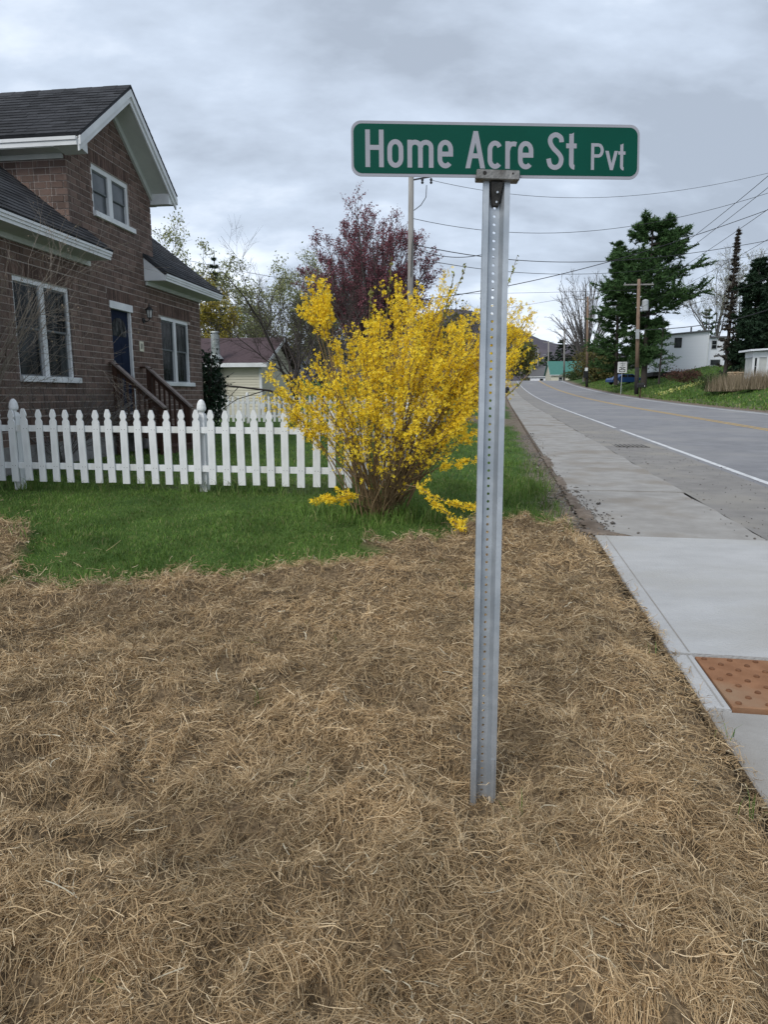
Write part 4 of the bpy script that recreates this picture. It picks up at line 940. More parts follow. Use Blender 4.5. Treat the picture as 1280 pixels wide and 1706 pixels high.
go = link('grass', fastmesh('grass', np.concatenate([Vg, Vh]), np.concatenate([Tg, Th_ + len(Vg)])), MATS['grass_blade'])
tag(go, 'short green lawn grass round the fence and in the yard', 'grass', kind='stuff')
# longer tufts: round the forsythia, the fence foot, the edge of the walk, and stray sprigs in the hay
cx_, cy_ = [], []
def tuft(X0, Y0, n, s): cx_.append(rng.normal(X0, s, n)); cy_.append(rng.normal(Y0, s, n))
for i in range(60): an = rng.random() * 6.28; rr = rng.uniform(0.25, 0.75); tuft(-0.02 + rr * math.cos(an), 6.75 + rr * math.sin(an) * 0.8, 22, 0.05)
for i in range(100):
    a = 6.5 + 6 * rng.random() ** 1.5; c = rng.uniform(-0.1, 0.72); tuft(*xy(a, c), 22, 0.06)
for i in range(50):
    t = rng.uniform(0, 6.9); p = fa + HN * t; tuft(p.x, p.y - 0.05, 16, 0.06)
for i in range(45):
    q = HAY_POLY[10:20]; k = rng.integers(0, 9); f = rng.random(); a = q[k][0] * (1 - f) + q[k + 1][0] * f + rng.normal(0.08, 0.1); c = q[k][1] * (1 - f) + q[k + 1][1] * f; tuft(*xy(a, c), 18, 0.06)
X = np.concatenate(cx_); Y = np.concatenate(cy_); a, c = ac(X, Y); ok = c < 0.8; X, Y = X[ok], Y[ok]
Vt, Tt = make_grass(len(X), X, Y, (0.10, 0.22), (0.0022, 0.004), 1.0)
tag(link('tall_grass', fastmesh('tall_grass', Vt, Tt), MATS['grass_blade']), 'longer green grass tufts at the forsythia, fence and sidewalk edge', 'grass', kind='stuff')
cx_, cy_ = [], []
for i in range(46):
    while True:
        X0 = rng.uniform(-2.6, 1.4); Y0 = rng.uniform(1.3, 5.5)
        if view_ok(X0, Y0, 0) and hay_in(*[np.array([v]) for v in ac(X0, Y0)])[0]: break
    tuft(X0, Y0, 7, 0.018)
X = np.concatenate(cx_); Y = np.concatenate(cy_)
Vt, Tt = make_grass(len(X), X, Y, (0.05, 0.10), (0.0012, 0.002), 1.1, 0.05)
tag(link('grass_sprig', fastmesh('grass_sprig', Vt, Tt), MATS['grass_blade']), 'few green sprigs poking through the hay', 'grass', kind='stuff')
# the lawn across the road
n = 18000; a = rng.uniform(30, 120, n); c = 13.9 + rng.random(n) ** 1.5 * 16; X, Y = xy(a, c)
Vt, Tt = make_grass(n, X, Y, (0.10, 0.22), (0.02, 0.05), 0.9)
tag(link('roadside_grass', fastmesh('roadside_grass', Vt, Tt), MATS['grass_blade']), 'green grass on the bank across the road', 'grass', kind='stuff')

# ------------------------------------------------------------------ plants: vectorised branching
def tubes_np(P, Rr, sides=3):
    n, k, _ = P.shape
    Tn = np.empty_like(P); Tn[:, 1:-1] = P[:, 2:] - P[:, :-2]; Tn[:, 0] = P[:, 1] - P[:, 0]; Tn[:, -1] = P[:, -1] - P[:, -2]; Tn = unit(Tn)
    ref = np.where(np.abs(Tn[:, :1, 2:3]) > 0.9, np.array([1.0, 0, 0]), np.array([0, 0, 1.0])); x = unit(np.cross(Tn, np.broadcast_to(ref, Tn.shape))); y = np.cross(Tn, x)
    an = np.arange(sides) * 2 * np.pi / sides
    V = P[:, :, None, :] + (x[:, :, None, :] * np.cos(an)[None, None, :, None] + y[:, :, None, :] * np.sin(an)[None, None, :, None]) * Rr[:, :, None, None]
    b = (np.arange(n) * k * sides)[:, None, None]; i = (np.arange(k - 1) * sides)[None, :, None]; s_ = np.arange(sides)[None, None, :]; s2 = (s_ + 1) % sides
    q = np.stack([b + i + s_, b + i + s2, b + i + sides + s2, b + i + sides + s_], -1).reshape(-1, 4)
    return V.reshape(-1, 3), q
def sprout(rg, P, Rr, m, t0, t1, ang, ratio, rfac, up, wob, k=4, flat=0.0, rmin=0.002, grav=0.0):
    """m children on every path of P"""
    n, kp, _ = P.shape; Lp = np.linalg.norm(np.diff(P, axis=1), axis=2).sum(1)
    par = np.repeat(np.arange(n), m); N_ = len(par); t = rg.uniform(t0, t1, N_); f = t * (kp - 1); i = np.minimum(f.astype(int), kp - 2); u_ = (f - i)[:, None]
    S = P[par, i] * (1 - u_) + P[par, i + 1] * u_; D = unit(P[par, i + 1] - P[par, i]); rad = (Rr[par, i] * (1 - u_[:, 0]) + Rr[par, i + 1] * u_[:, 0])
    rnd = rg.normal(size=(N_, 3)); rnd[:, 2] *= (1 - flat); pr = unit(rnd - D * (rnd * D).sum(1, keepdims=True)); th = np.radians(rg.uniform(*ang, N_))[:, None]
    d = unit(D * np.cos(th) + pr * np.sin(th)); Ls = Lp[par] * rg.uniform(*ratio, N_) * (1.15 - 0.5 * t)
    Q = np.zeros((N_, k, 3)); Q[:, 0] = S
    for j in range(1, k):
        d = unit(d + rg.normal(0, wob, (N_, 3)) + np.array([0, 0, up - grav * j])); Q[:, j] = Q[:, j - 1] + d * (Ls / (k - 1))[:, None]
    r0 = np.maximum(rad * rfac, rmin); Rn = r0[:, None] * np.linspace(1, 0.35, k)[None, :]; Rn = np.maximum(Rn, rmin * 0.5)
    return Q, Rn
def cards(rg, C_, size, jitter, elong=1.6):
    """small diamond leaves scattered at the points C_"""
    n = len(C_); c = C_ + rg.normal(0, jitter, (n, 3)); a = unit(rg.normal(size=(n, 3))); b = unit(np.cross(a, rg.normal(size=(n, 3)))); s = rg.uniform(0.6, 1.3, (n, 1)) * size
    V = np.stack([c - a * s * elong, c - b * s, c + a * s * elong, c + b * s], 1).reshape(-1, 3); return V, np.arange(4 * n).reshape(-1, 4)
def along(rg, P, m):
    n, k, _ = P.shape; par = np.repeat(np.arange(n), m); f = rg.random(len(par)) * (k - 1); i = np.minimum(f.astype(int), k - 2); u_ = (f - i)[:, None]
    return P[par, i] * (1 - u_) + P[par, i + 1] * u_
def joinq(L_):
    V = []; Q = []; b = 0
    for v, q in L_: V.append(v); Q.append(q + b); b += len(v)
    return np.concatenate(V), np.concatenate(Q)
def plant(name, label, cat, loc, levels, barkm, leaf=None, trunk_sides=7, group=None, trunkname='trunk', crownname='branches', twigmat=None):
    """levels: list of (P,R) in local coordinates; first = trunk. leaf: (V,Q,mat,name)"""
    o = thing(name, label, cat, loc, 0, group)
    V, Q = tubes_np(*levels[0], trunk_sides); link(trunkname, fastmesh(trunkname, V, Q, True), MATS[barkm], o)
    if len(levels) > 1:
        V, Q = joinq([tubes_np(P, Rr, 5 if i == 0 and len(P) < 60 else 3) for i, (P, Rr) in enumerate(levels[1:])]); link(crownname, fastmesh(crownname, V, Q), MATS[twigmat or barkm], o)
    if leaf is not None: link(leaf[3], fastmesh(leaf[3], leaf[0], leaf[1]), MATS[leaf[2]], o)
    return o
def trunk(rg, H, r, lean=(0, 0), k=6, wob=0.02, n=1, spread=0.0):
    P = np.zeros((n, k, 3)); az = rg.random(n) * 6.283
    for j in range(k):
        f = j / (k - 1); P[:, j, 2] = H * f; P[:, j, 0] = lean[0] * f + np.cos(az) * spread * f ** 1.3 + rg.normal(0, wob * H * f, n); P[:, j, 1] = lean[1] * f + np.sin(az) * spread * f ** 1.3 + rg.normal(0, wob * H * f, n)
    return P, r * np.linspace(1, 0.45, k)[None, :] * np.ones((n, 1))
def bare_tree(seed, H, r, lv, stem=0.45, spread=1.0, leaf=None, wob=0.12, dens=1.0, up=0.06, leafn=2, size=0.05, jit=0.12, limbs=9, rm=1.0, lean=None):
    """broad-crowned deciduous tree: lv levels of branching"""
    rg = np.random.default_rng(seed); L_ = [trunk(rg, H * stem, r, (rg.normal(0, 0.02 * H) * (lean is None), 0))]
    P, Rr = sprout(rg, *L_[0], limbs, 0.45, 1.0, (14 * spread, 48 * spread), ((1 - stem) / stem * 0.75, (1 - stem) / stem * 1.15), 0.62, up, wob * 0.7, 6, rmin=r * 0.12 * rm); L_.append((P, Rr))
    for j in range(lv - 1):
        m = int((5, 6, 5)[j] * dens); P, Rr = sprout(rg, P, Rr, m, 0.2, 1.0, (18, 48), ((0.30, 0.28, 0.4)[j], (0.60, 0.58, 0.8)[j]), 0.55, up, wob, (4, 3, 2)[j], rmin=r * (0.05, 0.028, 0.02)[j] * rm); L_.append((P, Rr))
    lf = None
    if leaf:
        C_ = along(rg, P, leafn); v, q = cards(rg, C_, size, jit); lf = (v, q, leaf, 'leaves')
    return L_, lf
def conifer(seed, H, r, R0, prof, whorl=0.55, per=5, droop=-0.05, tuftn=7, blade=0.3, bw=0.025, mname='needle_pine', start=0.12, flat=0.6, gap=0.0, sub=6, sub_ratio=(0.28, 0.5)):
    rg = np.random.default_rng(seed); L_ = [trunk(rg, H, r, (rg.normal(0, 0.01 * H), 0), 8, 0.004)]
    L_[0][1][:] = r * np.linspace(1, 0.12, 8)[None, :]
    br = []
    z = H * start
    while z < H * 0.985:
        f = z / H; Lb = R0 * prof(f)
        for i in range(per):
            if rg.random() < gap: continue
            az = rg.random() * 6.283; ll = Lb * rg.uniform(0.55, 1.12); e_ = rg.uniform(-0.08, 0.22) + droop; pts = []
            for j in range(5):
                g = j / 4; pts.append((math.cos(az) * ll * g, math.sin(az) * ll * g, z + ll * (e_ * g + 0.16 * g * g) + rg.normal(0, 0.03)))
            br.append(pts)
        z += whorl * rg.uniform(0.7, 1.3)
    P = np.array(br); tx_ = np.interp(P[:, 0, 2], L_[0][0][0, :, 2], L_[0][0][0, :, 0]); P[:, :, 0] += tx_[:, None]
    Rr = (r * 0.16) * np.linspace(1, 0.25, 5)[None, :] * np.ones((len(P), 1)); L_.append((P, Rr))
    P2, R2 = sprout(rg, P, Rr, sub, 0.18, 1.0, (25, 60), sub_ratio, 0.5, 0.05, 0.08, 3, flat=flat, rmin=r * 0.03); L_.append((P2, R2))
    C_ = np.concatenate([along(rg, P2, tuftn), along(rg, P[:, 2:], tuftn)]); n = len(C_)
    D = unit(rg.normal(size=(n, 3)) * np.array([1, 1, 0.55]) + np.array([0, 0, 0.25])); Tp = C_ + D * rg.uniform(0.5, 1.1, (n, 1)) * blade; B_ = C_ - D * blade * 0.3
    sd2 = unit(np.cross(D, rg.normal(size=(n, 3)))); hw = np.full(n, bw) * rg.uniform(0.7, 1.4, n)
    V = np.stack([C_ - sd2 * hw[:, None] - D * blade * 0.2, C_ + sd2 * hw[:, None] - D * blade * 0.2, Tp], 1).reshape(-1, 3)
    return L_, (V, np.arange(3 * n).reshape(-1, 3), mname, 'needles')

# ------------------------------------------------------------------ forsythia
rg = np.random.default_rng(8)
FB = Vector((-0.03, 6.75, 0)); FB.z = gz(FB.x, FB.y)
def fl(px, py, dy=0.0):
    p = at(px, py, FB.y + dy) - FB; return (p.x, p.y, p.z)
tips = [(445, 625, 0.0), (455, 655, -.2), (470, 660, .2), (500, 640, .3), (500, 615, -.1), (525, 605, 0.1), (540, 640, -.5), (560, 560, -.2), (575, 545, .2),
        (590, 540, -.4), (605, 530, .3), (620, 545, 0), (635, 520, -.2), (655, 490, .1), (662, 470, 0), (672, 480, .2), (680, 500, -.3), (690, 520, .4), (705, 530, -.5), (715, 515, .1), (728, 500, .3), (738, 468, .1), (742, 480, 0), (722, 490, -.1),
        (755, 540, -.4), (765, 530, .2), (780, 525, .0), (790, 530, -.2), (800, 520, .3), (812, 540, 0), (830, 530, .2), (845, 520, -.1), (855, 525, .1), (870, 520, 0), (885, 535, .1), (892, 555, -.1), (880, 580, .2), (868, 600, 0), (850, 590, -.3), (840, 570, .4),
        (815, 620, -.4), (800, 655, -.5), (790, 690, -.3), (770, 700, -.5), (600, 600, -.7), (650, 590, -.8), (700, 580, -.8), (740, 600, -.7), (780, 590, -.6), (560, 640, -.7), (620, 640, -.9), (680, 640, -1.0), (730, 660, -.9), (600, 690, -.85), (650, 700, -.9), (700, 700, -.9), (560, 690, -.5), (520, 690, -.3),
        (585, 575, .7), (640, 560, .8), (700, 550, .9), (760, 560, .8), (820, 570, .7), (540, 600, .6), (500, 660, .5), (480, 640, .2), (620, 520, .5), (780, 550, .5), (735, 540, .5), (665, 530, .4),
        (480, 685, -.1), (875, 545, .2), (865, 575, .1), (855, 610, 0), (885, 560, .3), (840, 545, .1), (545, 720, -.6), (795, 715, -.4), (755, 720, -.8), (740, 760, -.6), (700, 750, -.8), (640, 750, -.85), (590, 740, -.8), (830, 640, -.2), (845, 625, .2), (860, 560, .3), (560, 600, .2), (600, 560, -.1), (680, 560, -.4), (720, 560, -.2), (650, 560, -.4), (620, 590, -.5), (760, 590, -.3), (790, 610, 0.2), (585, 620, -.4)]
NP = len(tips); K = 8; P = np.zeros((NP, K, 3))
for i, (x_, y_, d_) in enumerate(tips):
    e = np.array(fl(x_, y_, d_)); b0 = np.array([e[0] * 0.10 + rg.normal(0, 0.06), e[1] * 0.12 + rg.normal(0, 0.05), -0.02])
    mid = b0 * 0.45 + e * 0.55; mid[2] = b0[2] + (e[2] - b0[2]) * rg.uniform(0.52, 0.66) + 0.08; mid[:2] = b0[:2] + (e[:2] - b0[:2]) * rg.uniform(0.34, 0.46)
    for j in range(K):
        t = j / (K - 1); P[i, j] = b0 * (1 - t) ** 2 + 2 * mid * t * (1 - t) + e * t * t
P[:, 1:-1] += rg.normal(0, 0.012, (NP, K - 2, 3))
Rr = 0.0080 * np.linspace(1, 0.35, K)[None, :] * rg.uniform(0.6, 1.2, (NP, 1))
# extra bare canes low down
Pb, Rb = sprout(rg, P[:, :5], Rr[:, :5], 2, 0.02, 0.5, (6, 22), (0.5, 1.0), 0.7, 0.03, 0.05, 5, rmin=0.003)
P2, R2 = sprout(rg, P, Rr, 7, 0.38, 0.97, (15, 50), (0.09, 0.22), 0.55, 0.03, 0.12, 5, rmin=0.0025)
P3, R3 = sprout(rg, P2, R2, 2, 0.2, 0.9, (15, 45), (0.35, 0.7), 0.6, 0.08, 0.1, 4, rmin=0.002)
SPR = [(518, 484, .1), (535, 478, .0), (548, 498, .2), (532, 510, .1), (508, 497, .1), (540, 530, .0), (525, 500, -.1)]
PQ = np.zeros((len(SPR), K, 3))
for i, (x_, y_, d_) in enumerate(SPR):
    e = np.array(fl(x_, y_, d_)); b0 = np.array([-0.12 + rg.normal(0, .03), rg.normal(0, 0.05), -0.02]); mid = np.array(fl(562 + rg.normal(0, 5), 640, d_))
    for j in range(K):
        t = j / (K - 1); PQ[i, j] = b0 * (1 - t) ** 2 + 2 * mid * t * (1 - t) + e * t * t
RQ = 0.008 * np.linspace(1, 0.35, K)[None, :] * np.ones((len(SPR), 1))
PQ2, RQ2 = sprout(rg, PQ, RQ, 5, 0.82, 1.0, (20, 60), (0.07, 0.13), 0.55, 0.0, 0.1, 4, rmin=0.002)
# two low sprays hanging out to the sides and the tall unopened shoots
def path(pts):
    q = np.array([fl(*p) for p in pts]); t = np.linspace(0, len(q) - 1, K); i = np.minimum(t.astype(int), len(q) - 2); f = (t - i)[:, None]; return q[i] * (1 - f) + q[i + 1] * f
PS = np.stack([path([(620, 850, -.1), (590, 838, -.4), (560, 830, -.6), (530, 832, -.7)]), path([(640, 840, -.1), (600, 825, -.5), (575, 826, -.6), (545, 835, -.7)]),
               path([(660, 830, -.2), (690, 806, -.7), (722, 830, -.9), (765, 880, -1.1)]), path([(660, 830, -.2), (680, 804, -.7), (735, 832, -.9), (790, 850, -1.0)]), path([(690, 800, 0), (730, 780, -.3), (760, 772, -.4), (792, 766, -.5)])])
PT = np.stack([path([(700, 640, 0), (740, 530, 0), (765, 475, 0), (777, 442, 0)]), path([(800, 620, .1), (830, 520, .1), (850, 465, .1), (862, 428, .1)]), path([(720, 600, .1), (742, 520, .1), (752, 480, .1), (757, 455, .1)]), path([(800, 700, -.3), (850, 655, -.3), (880, 625, -.3), (893, 600, -.3)]),
               path([(640, 620, .2), (645, 520, .2), (650, 465, .2), (653, 430, .2)]), path([(610, 620, .2), (615, 540, .2), (617, 500, .2), (619, 480, .2)])])
Rs = 0.006 * np.linspace(1, 0.35, K)[None, :] * np.ones((len(PS), 1)); Rt = 0.006 * np.linspace(1, 0.3, K)[None, :] * np.ones((len(PT), 1))
Psub, Rsub = sprout(rg, PS, Rs, 5, 0.35, 1.0, (10, 40), (0.12, 0.25), 0.6, 0.03, 0.08, 4, rmin=0.002)
def flowers(C_, sz):
    n = len(C_); ax = unit(rg.normal(size=(n, 3)) + np.array([0, -0.5, -0.1])); ref = unit(rg.normal(size=(n, 3))); x = unit(np.cross(ax, ref)); y = np.cross(ax, x); s = sz * rg.uniform(0.7, 1.2, (n, 1)); V = []
    for k in range(4):
        an = k * math.pi / 2; d = x * math.cos(an) + y * math.sin(an); w_ = -x * math.sin(an) + y * math.cos(an); d2 = d + ax * 0.55
        V.append(np.stack([C_, C_ + d2 * s * 0.55 - w_ * s * 0.30, C_ + d2 * s * 1.05 - ax * s * 0.1, C_ + d2 * s * 0.55 + w_ * s * 0.30], 1))
    V = np.stack(V, 1).reshape(-1, 3); return V, np.arange(len(V)).reshape(-1, 4)
def up_part(P, t0):
    k0 = int(t0 * (P.shape[1] - 1)); return P[:, k0:]
C_ = np.concatenate([along(rg, up_part(P, 0.42), 104), along(rg, P2, 18), along(rg, P3, 6), along(rg, PQ[:, -2:], 45), along(rg, PQ2, 26)]); C_ = C_ + rg.normal(0, 0.017, C_.shape)
keep = rg.random(len(C_)) < np.clip((C_[:, 2] - 0.38) / 0.95, 0.07, 1) + (np.abs(C_[:, 0]) > 0.6) * 0.6
C_ = C_[keep]; Cl = np.concatenate([along(rg, Psub, 26), along(rg, up_part(PS, 0.45), 50)]); C_ = np.concatenate([C_, Cl + rg.normal(0, 0.016, Cl.shape)])
fs = thing('forsythia_shrub', 'bright yellow flowering forsythia shrub beside the picket fence', 'shrub', FB)
V, Q = joinq([tubes_np(P, Rr, 5), tubes_np(Pb, Rb, 4), tubes_np(PS, Rs, 4), tubes_np(PT, Rt, 4), tubes_np(PQ, RQ, 4)]); link('stems', fastmesh('stems', V, Q, True), MATS['stem_olive'], fs)
V, Q = joinq([tubes_np(P2, R2, 3), tubes_np(P3, R3, 3), tubes_np(Psub, Rsub, 3), tubes_np(PQ2, RQ2, 3)]); link('twigs', fastmesh('twigs', V, Q), MATS['stem_olive'], fs)
V, Q = flowers(C_, 0.0176); tag(link('blossom', fastmesh('blossom', V, Q), MATS['petal'], fs), kind='stuff')
Cb = along(rg, up_part(PT, 0.3), 38); V, Q = cards(rg, Cb, 0.010, 0.008, 2.0); tag(link('leaf_bud', fastmesh('leaf_bud', V, Q), MATS['bud_green'], fs), kind='stuff')
print('forsythia flowers', len(C_))
# ------------------------------------------------------------------ bare shrubs before the brick house
def gp(px, Y):
    """a ground point at photo column px and distance Y"""
    X = (px - CX) / F * Y * 0.9855; return Vector((X, Y, gz(X, Y)))
def shrub_bare(seed, n, H, spread, r, levels=3, k=6, up=0.05):
    rg = np.random.default_rng(seed); P, Rr = trunk(rg, H * 0.6, r, (0, 0), k, 0.03, n, spread); L_ = [(P, Rr)]
    for j in range(levels):
        P, Rr = sprout(rg, P, Rr, (4, 4, 3)[j], 0.25, 1.0, (18, 55), ((0.4, 0.4, 0.4)[j], (0.75, 0.7, 0.8)[j]), 0.6, up, 0.16, (5, 4, 4)[j], rmin=r * (0.3, 0.2, 0.16)[j]); L_.append((P, Rr))
    return rg, L_
rg, L_ = shrub_bare(31, 26, 4.0, 1.2, 0.011, 3); v = cards(rg, along(rg, L_[-1][0], 1), 0.007, 0.006)
plant('bare_shrub', 'leafless twiggy tan shrub at the left edge before the brick wall', 'shrub', gp(-85, 8.9), L_, 'twig_tan', (v[0], v[1], 'dry_stalk', 'buds'), 5, trunkname='stems', crownname='twigs')
rg, L_ = shrub_bare(33, 30, 1.7, 1.1, 0.010, 3, up=0.0); v = cards(rg, along(rg, L_[-1][0], 1), 0.006, 0.006)
plant('bare_shrub', 'low leafless tangled shrub under the large window', 'shrub', gp(95, 10.6), L_, 'bark_grey', (v[0], v[1], 'dry_stalk', 'buds'), 5, trunkname='stems', crownname='twigs')
def leafy_shrub(name, label, loc, seed, H, W, n, size, m, stem='bark_dark', shape=0.6):
    rg = np.random.default_rng(seed); P, Rr = trunk(rg, H * 0.8, 0.02 * H, (0, 0), 5, 0.03, 7, W * 0.32); L_ = [(P, Rr)]
    P, Rr = sprout(rg, P, Rr, 6, 0.2, 1.0, (20, 60), (0.3, 0.6), 0.5, 0.05, 0.12, 4, rmin=0.006); L_.append((P, Rr))
    C_ = along(rg, P, 6); u_ = unit(rg.normal(size=(n, 3))); rr = rg.random((n, 1)) ** 0.4; lump = 0.75 + 0.5 * VN[1](u_[:, 0] * 2.5 + 9, u_[:, 2] * 2.5 + u_[:, 1] * 2)[:, None]
    C2 = u_ * rr * lump * np.array([W / 2, W / 2, H * 0.5]) + np.array([0, 0, H * 0.5]); C_ = np.concatenate([C_, C2[C2[:, 2] > 0.02]]); v = cards(rg, C_, size, size * 0.6)
    return plant(name, label, 'shrub', loc, L_, stem, (v[0], v[1], m, 'leaves'), 5, trunkname='stems', crownname='twigs')
leafy_shrub('evergreen_shrub', 'dark evergreen shrub behind the far corner of the brick house', gp(347, 18.4), 5, 2.2, 1.0, 2600, 0.03, 'needle_dark')

# ------------------------------------------------------------------ cream building behind the yard
def gable_building(name, label, loc, rz, Lx, Wy, hw, hr, wallm, roofm, over=0.25, siding=None, trim='white_trim', flipwin=()):
    """ridge along local x; wall facing local -y"""
    b = thing(name, label, 'building', loc, rz); x0, x1, y0, y1 = -Lx / 2, Lx / 2, 0.0, Wy
    mb = MB()
    if siding:
        z = 0.0
        while z < hw:      # lapped boards on the front and on both gable ends
            h = min(siding, hw - z); t = 0.022
            mb.hexa([(x0, y0 - t, z), (x1, y0 - t, z), (x1, y0 + .1, z), (x0, y0 + .1, z), (x0, y0 - 0.002, z + h), (x1, y0 - 0.002, z + h), (x1, y0 + .1, z + h), (x0, y0 + .1, z + h)]); z += siding
        for sx in (-1, 1):
            z = 0.0
            while z < hr:
                h = min(siding, hr - z); f0 = max(0, (z + h - hw) / (hr - hw)); ya, yb = y0 + 0.1 + (Wy - 0.2) / 2 * f0, y1 - 0.1 - (Wy - 0.2) / 2 * f0; xx = x1 if sx > 0 else x0
                if yb - ya > 0.05: mb.hexa([(xx - sx * .1, ya, z), (xx + sx * .012, ya, z), (xx + sx * .012, yb, z), (xx - sx * .1, yb, z), (xx - sx * .1, ya, z + h), (xx + sx * .002, ya, z + h), (xx + sx * .002, yb, z + h), (xx - sx * .1, yb, z + h)])
                z += siding
        mb.box(x0, x1, y1 - .1, y1, 0, hw)
    else:
        mb.box(x0, x1, y0, y1, 0, hw); mb.prism([(y0, hw), (y1, hw), ((y0 + y1) / 2, hr)], (x0, x1), lambda p, q, d: (d, p, q))
    mb.build('wall', MATS[wallm], b)
    sl_ = (hr - hw) / (Wy / 2); mb = MB(); e0 = y0 - over; ym = (y0 + y1) / 2
    for sgn, ye in ((1, y0 - over), (-1, y1 + over)):
        ze = hw - over * sl_ + 0.03
        mb.hexa([(x0 - over, ye, ze), (x1 + over, ye, ze), (x1 + over, ym, hr + 0.03), (x0 - over, ym, hr + 0.03), (x0 - over, ye, ze + 0.09), (x1 + over, ye, ze + 0.09), (x1 + over, ym, hr + 0.12), (x0 - over, ym, hr + 0.12)])
    r = mb.build('roof', MATS[roofm], b)
    mb = MB(); ze = hw - over * sl_; mb.box(x0 - over, x1 + over, y0 - over - 0.02, y0 - over - 0.001, ze - 0.06, ze + 0.10)
    for xx in (x0 - over - 0.02, x1 + over):
        mb.hexa([(xx, y0 - over, ze - 0.06), (xx + .02, y0 - over, ze - 0.06), (xx + .02, ym, hr - 0.06), (xx, ym, hr - 0.06), (xx, y0 - over, ze + .1), (xx + .02, y0 - over, ze + .1), (xx + .02, ym, hr + .1), (xx, ym, hr + .1)])
    mb.build('fascia', MATS[trim], b)
    return b, r
def win_part(b, x0, x1, z0, z1, y=-0.02, face='y', fw=0.07, frm='white_trim', cross=True, depth=0.05, xw=0.0):
    """window on the wall facing -y at local y"""
    m = MB(); m.box(x0, x1, y - depth, y, z0, z0 + fw); m.box(x0, x1, y - depth, y, z1 - fw, z1); m.box(x0, x0 + fw, y - depth, y, z0 + fw, z1 - fw); m.box(x1 - fw, x1, y - depth, y, z0 + fw, z1 - fw)
    if cross: m.box(x0 + fw, x1 - fw, y - depth, y, (z0 + z1) / 2 - fw * .3, (z0 + z1) / 2 + fw * .3)
    w_ = m.build('window', MATS[frm], b); MB().box(x0 + fw, x1 - fw, y - depth * .5, y - 0.004, z0 + fw, z1 - fw).build('pane', MATS['glass'], w_); return w_
cp = at(437, 690, 27.4); cz = gz(cp.x, cp.y) - 0.05
cb_rot = -TH
cream, croof = gable_building('cream_building', 'cream sided building with a maroon roof behind the back fence', (cp.x - HN.x * 5, cp.y - HN.y * 5, cz), cb_rot, 10.0, 4.6, 2.25, 3.25, 'siding_cream', 'roof_maroon', 0.35, 0.105)
MB().box(-5.001, 5.0, -0.03, -0.013, -0.3, 0.42).build('foundation', MATS['siding_cream'], cream)
MB().box(4.93, 5.03, -0.03, 0.06, 0.0, 2.22).build('corner_board', MATS['white_trim'], cream)
chx = -1.75
ch = thing('metal_chimney', 'dark metal flue chimney standing against the cream building', 'chimney', Vector((cp.x, cp.y, cz)) + HN * chx - HU * 0.22, cb_rot)
MB().tube([(0, 0, 0), (0, 0, 2.15)], 0.155, 16).build('pipe', MATS['flue_dark'], ch, smooth=False)
MB().lathe([(0.30, 2.36), (0.19, 2.50), (0.17, 2.54)], (0, 0.0, 0), 16).build('flashing', MATS['flue_steel'], ch)
MB().lathe([(0.165, 2.15), (0.165, 2.42), (0.165, 3.28)], (0, 0, 0), 16).build('flue', MATS['flue_steel'], ch)
for z_ in (2.75, 3.0): MB().lathe([(0.170, z_), (0.174, z_ + 0.02), (0.170, z_ + 0.04)], (0, 0, 0), 16).build('band', MATS['flue_steel'], ch)
MB().lathe([(0.12, 3.28), (0.12, 3.36), (0.185, 3.36), (0.17, 3.41), (0.02, 3.43)], (0, 0, 0), 16).build('cap', MATS['flue_steel'], ch)

# ------------------------------------------------------------------ trees near the yard
L_, lf = bare_tree(41, 6.4, 0.085, 4, 0.24, 1.35, None, 0.2, 1.25, 0.03, limbs=13, rm=1.6)
plant('bare_apple_tree', 'dark leafless crooked tree between forsythia and cream building', 'tree', gp(500, 21.5), L_, 'bark_dark')
L_, lf = bare_tree(47, 6.2, 0.07, 4, 0.26, 1.2, None, 0.2, 1.25, 0.03, limbs=12, rm=1.6)
plant('bare_apple_tree', 'smaller leafless crooked tree right behind the back fence', 'tree', gp(540, 25.0), L_, 'bark_dark')
# red maple in bud: fan of steep limbs
def dome_tree(seed, ht, r, cz, rx, rz, NM, lr, c2, c3, rm2, rm3, fan=0.40):
    rg = np.random.default_rng(seed); L_ = [trunk(rg, ht, r, (0.02 * ht, 0))]; tp0 = L_[0][0][0, -1]; PM_ = np.zeros((NM, 7, 3))
    for i in range(NM):
        d = rg.normal(size=3); d[2] = abs(d[2]) * 1.1 - 0.4; d /= np.linalg.norm(d); e = np.array([0.0, 0, cz]) + d * np.array([rx, rx, rz]) * rg.uniform(0.7, 1.0); b0 = tp0 * rg.uniform(0.6, 1.0)
        mid = b0 * 0.5 + e * 0.5; mid[2] += 0.24 * abs(e[0]); mid[:2] = b0[:2] + (e[:2] - b0[:2]) * fan
        for j in range(7):
            t = j / 6; PM_[i, j] = b0 * (1 - t) ** 2 + 2 * mid * t * (1 - t) + e * t * t
    PM_[:, 1:] += rg.normal(0, rx * 0.012, PM_[:, 1:].shape)
    RM_ = lr * np.linspace(1, 0.3, 7)[None, :] * rg.uniform(0.6, 1.1, (NM, 1)); L_.append((PM_, RM_))
    P, Rr = sprout(rg, PM_, RM_, c2, 0.3, 1.0, (12, 42), (0.12, 0.26), 0.5, 0.06, 0.06, 4, rmin=rm2); L_.append((P, Rr))
    P3_, R3_ = sprout(rg, P, Rr, c3, 0.15, 1.0, (15, 45), (0.35, 0.7), 0.5, 0.06, 0.08, 3, rmin=rm3); L_.append((P3_, R3_))
    return rg, L_, P3_
rg, L_, P3_ = dome_tree(58, 2.2, 0.17, 5.9, 3.15, 3.45, 135, 0.040, 7, 5, 0.010, 0.007, 0.45)
C_ = along(rg, P3_, 13); v = cards(rg, C_, 0.027, 0.06, 1.6)
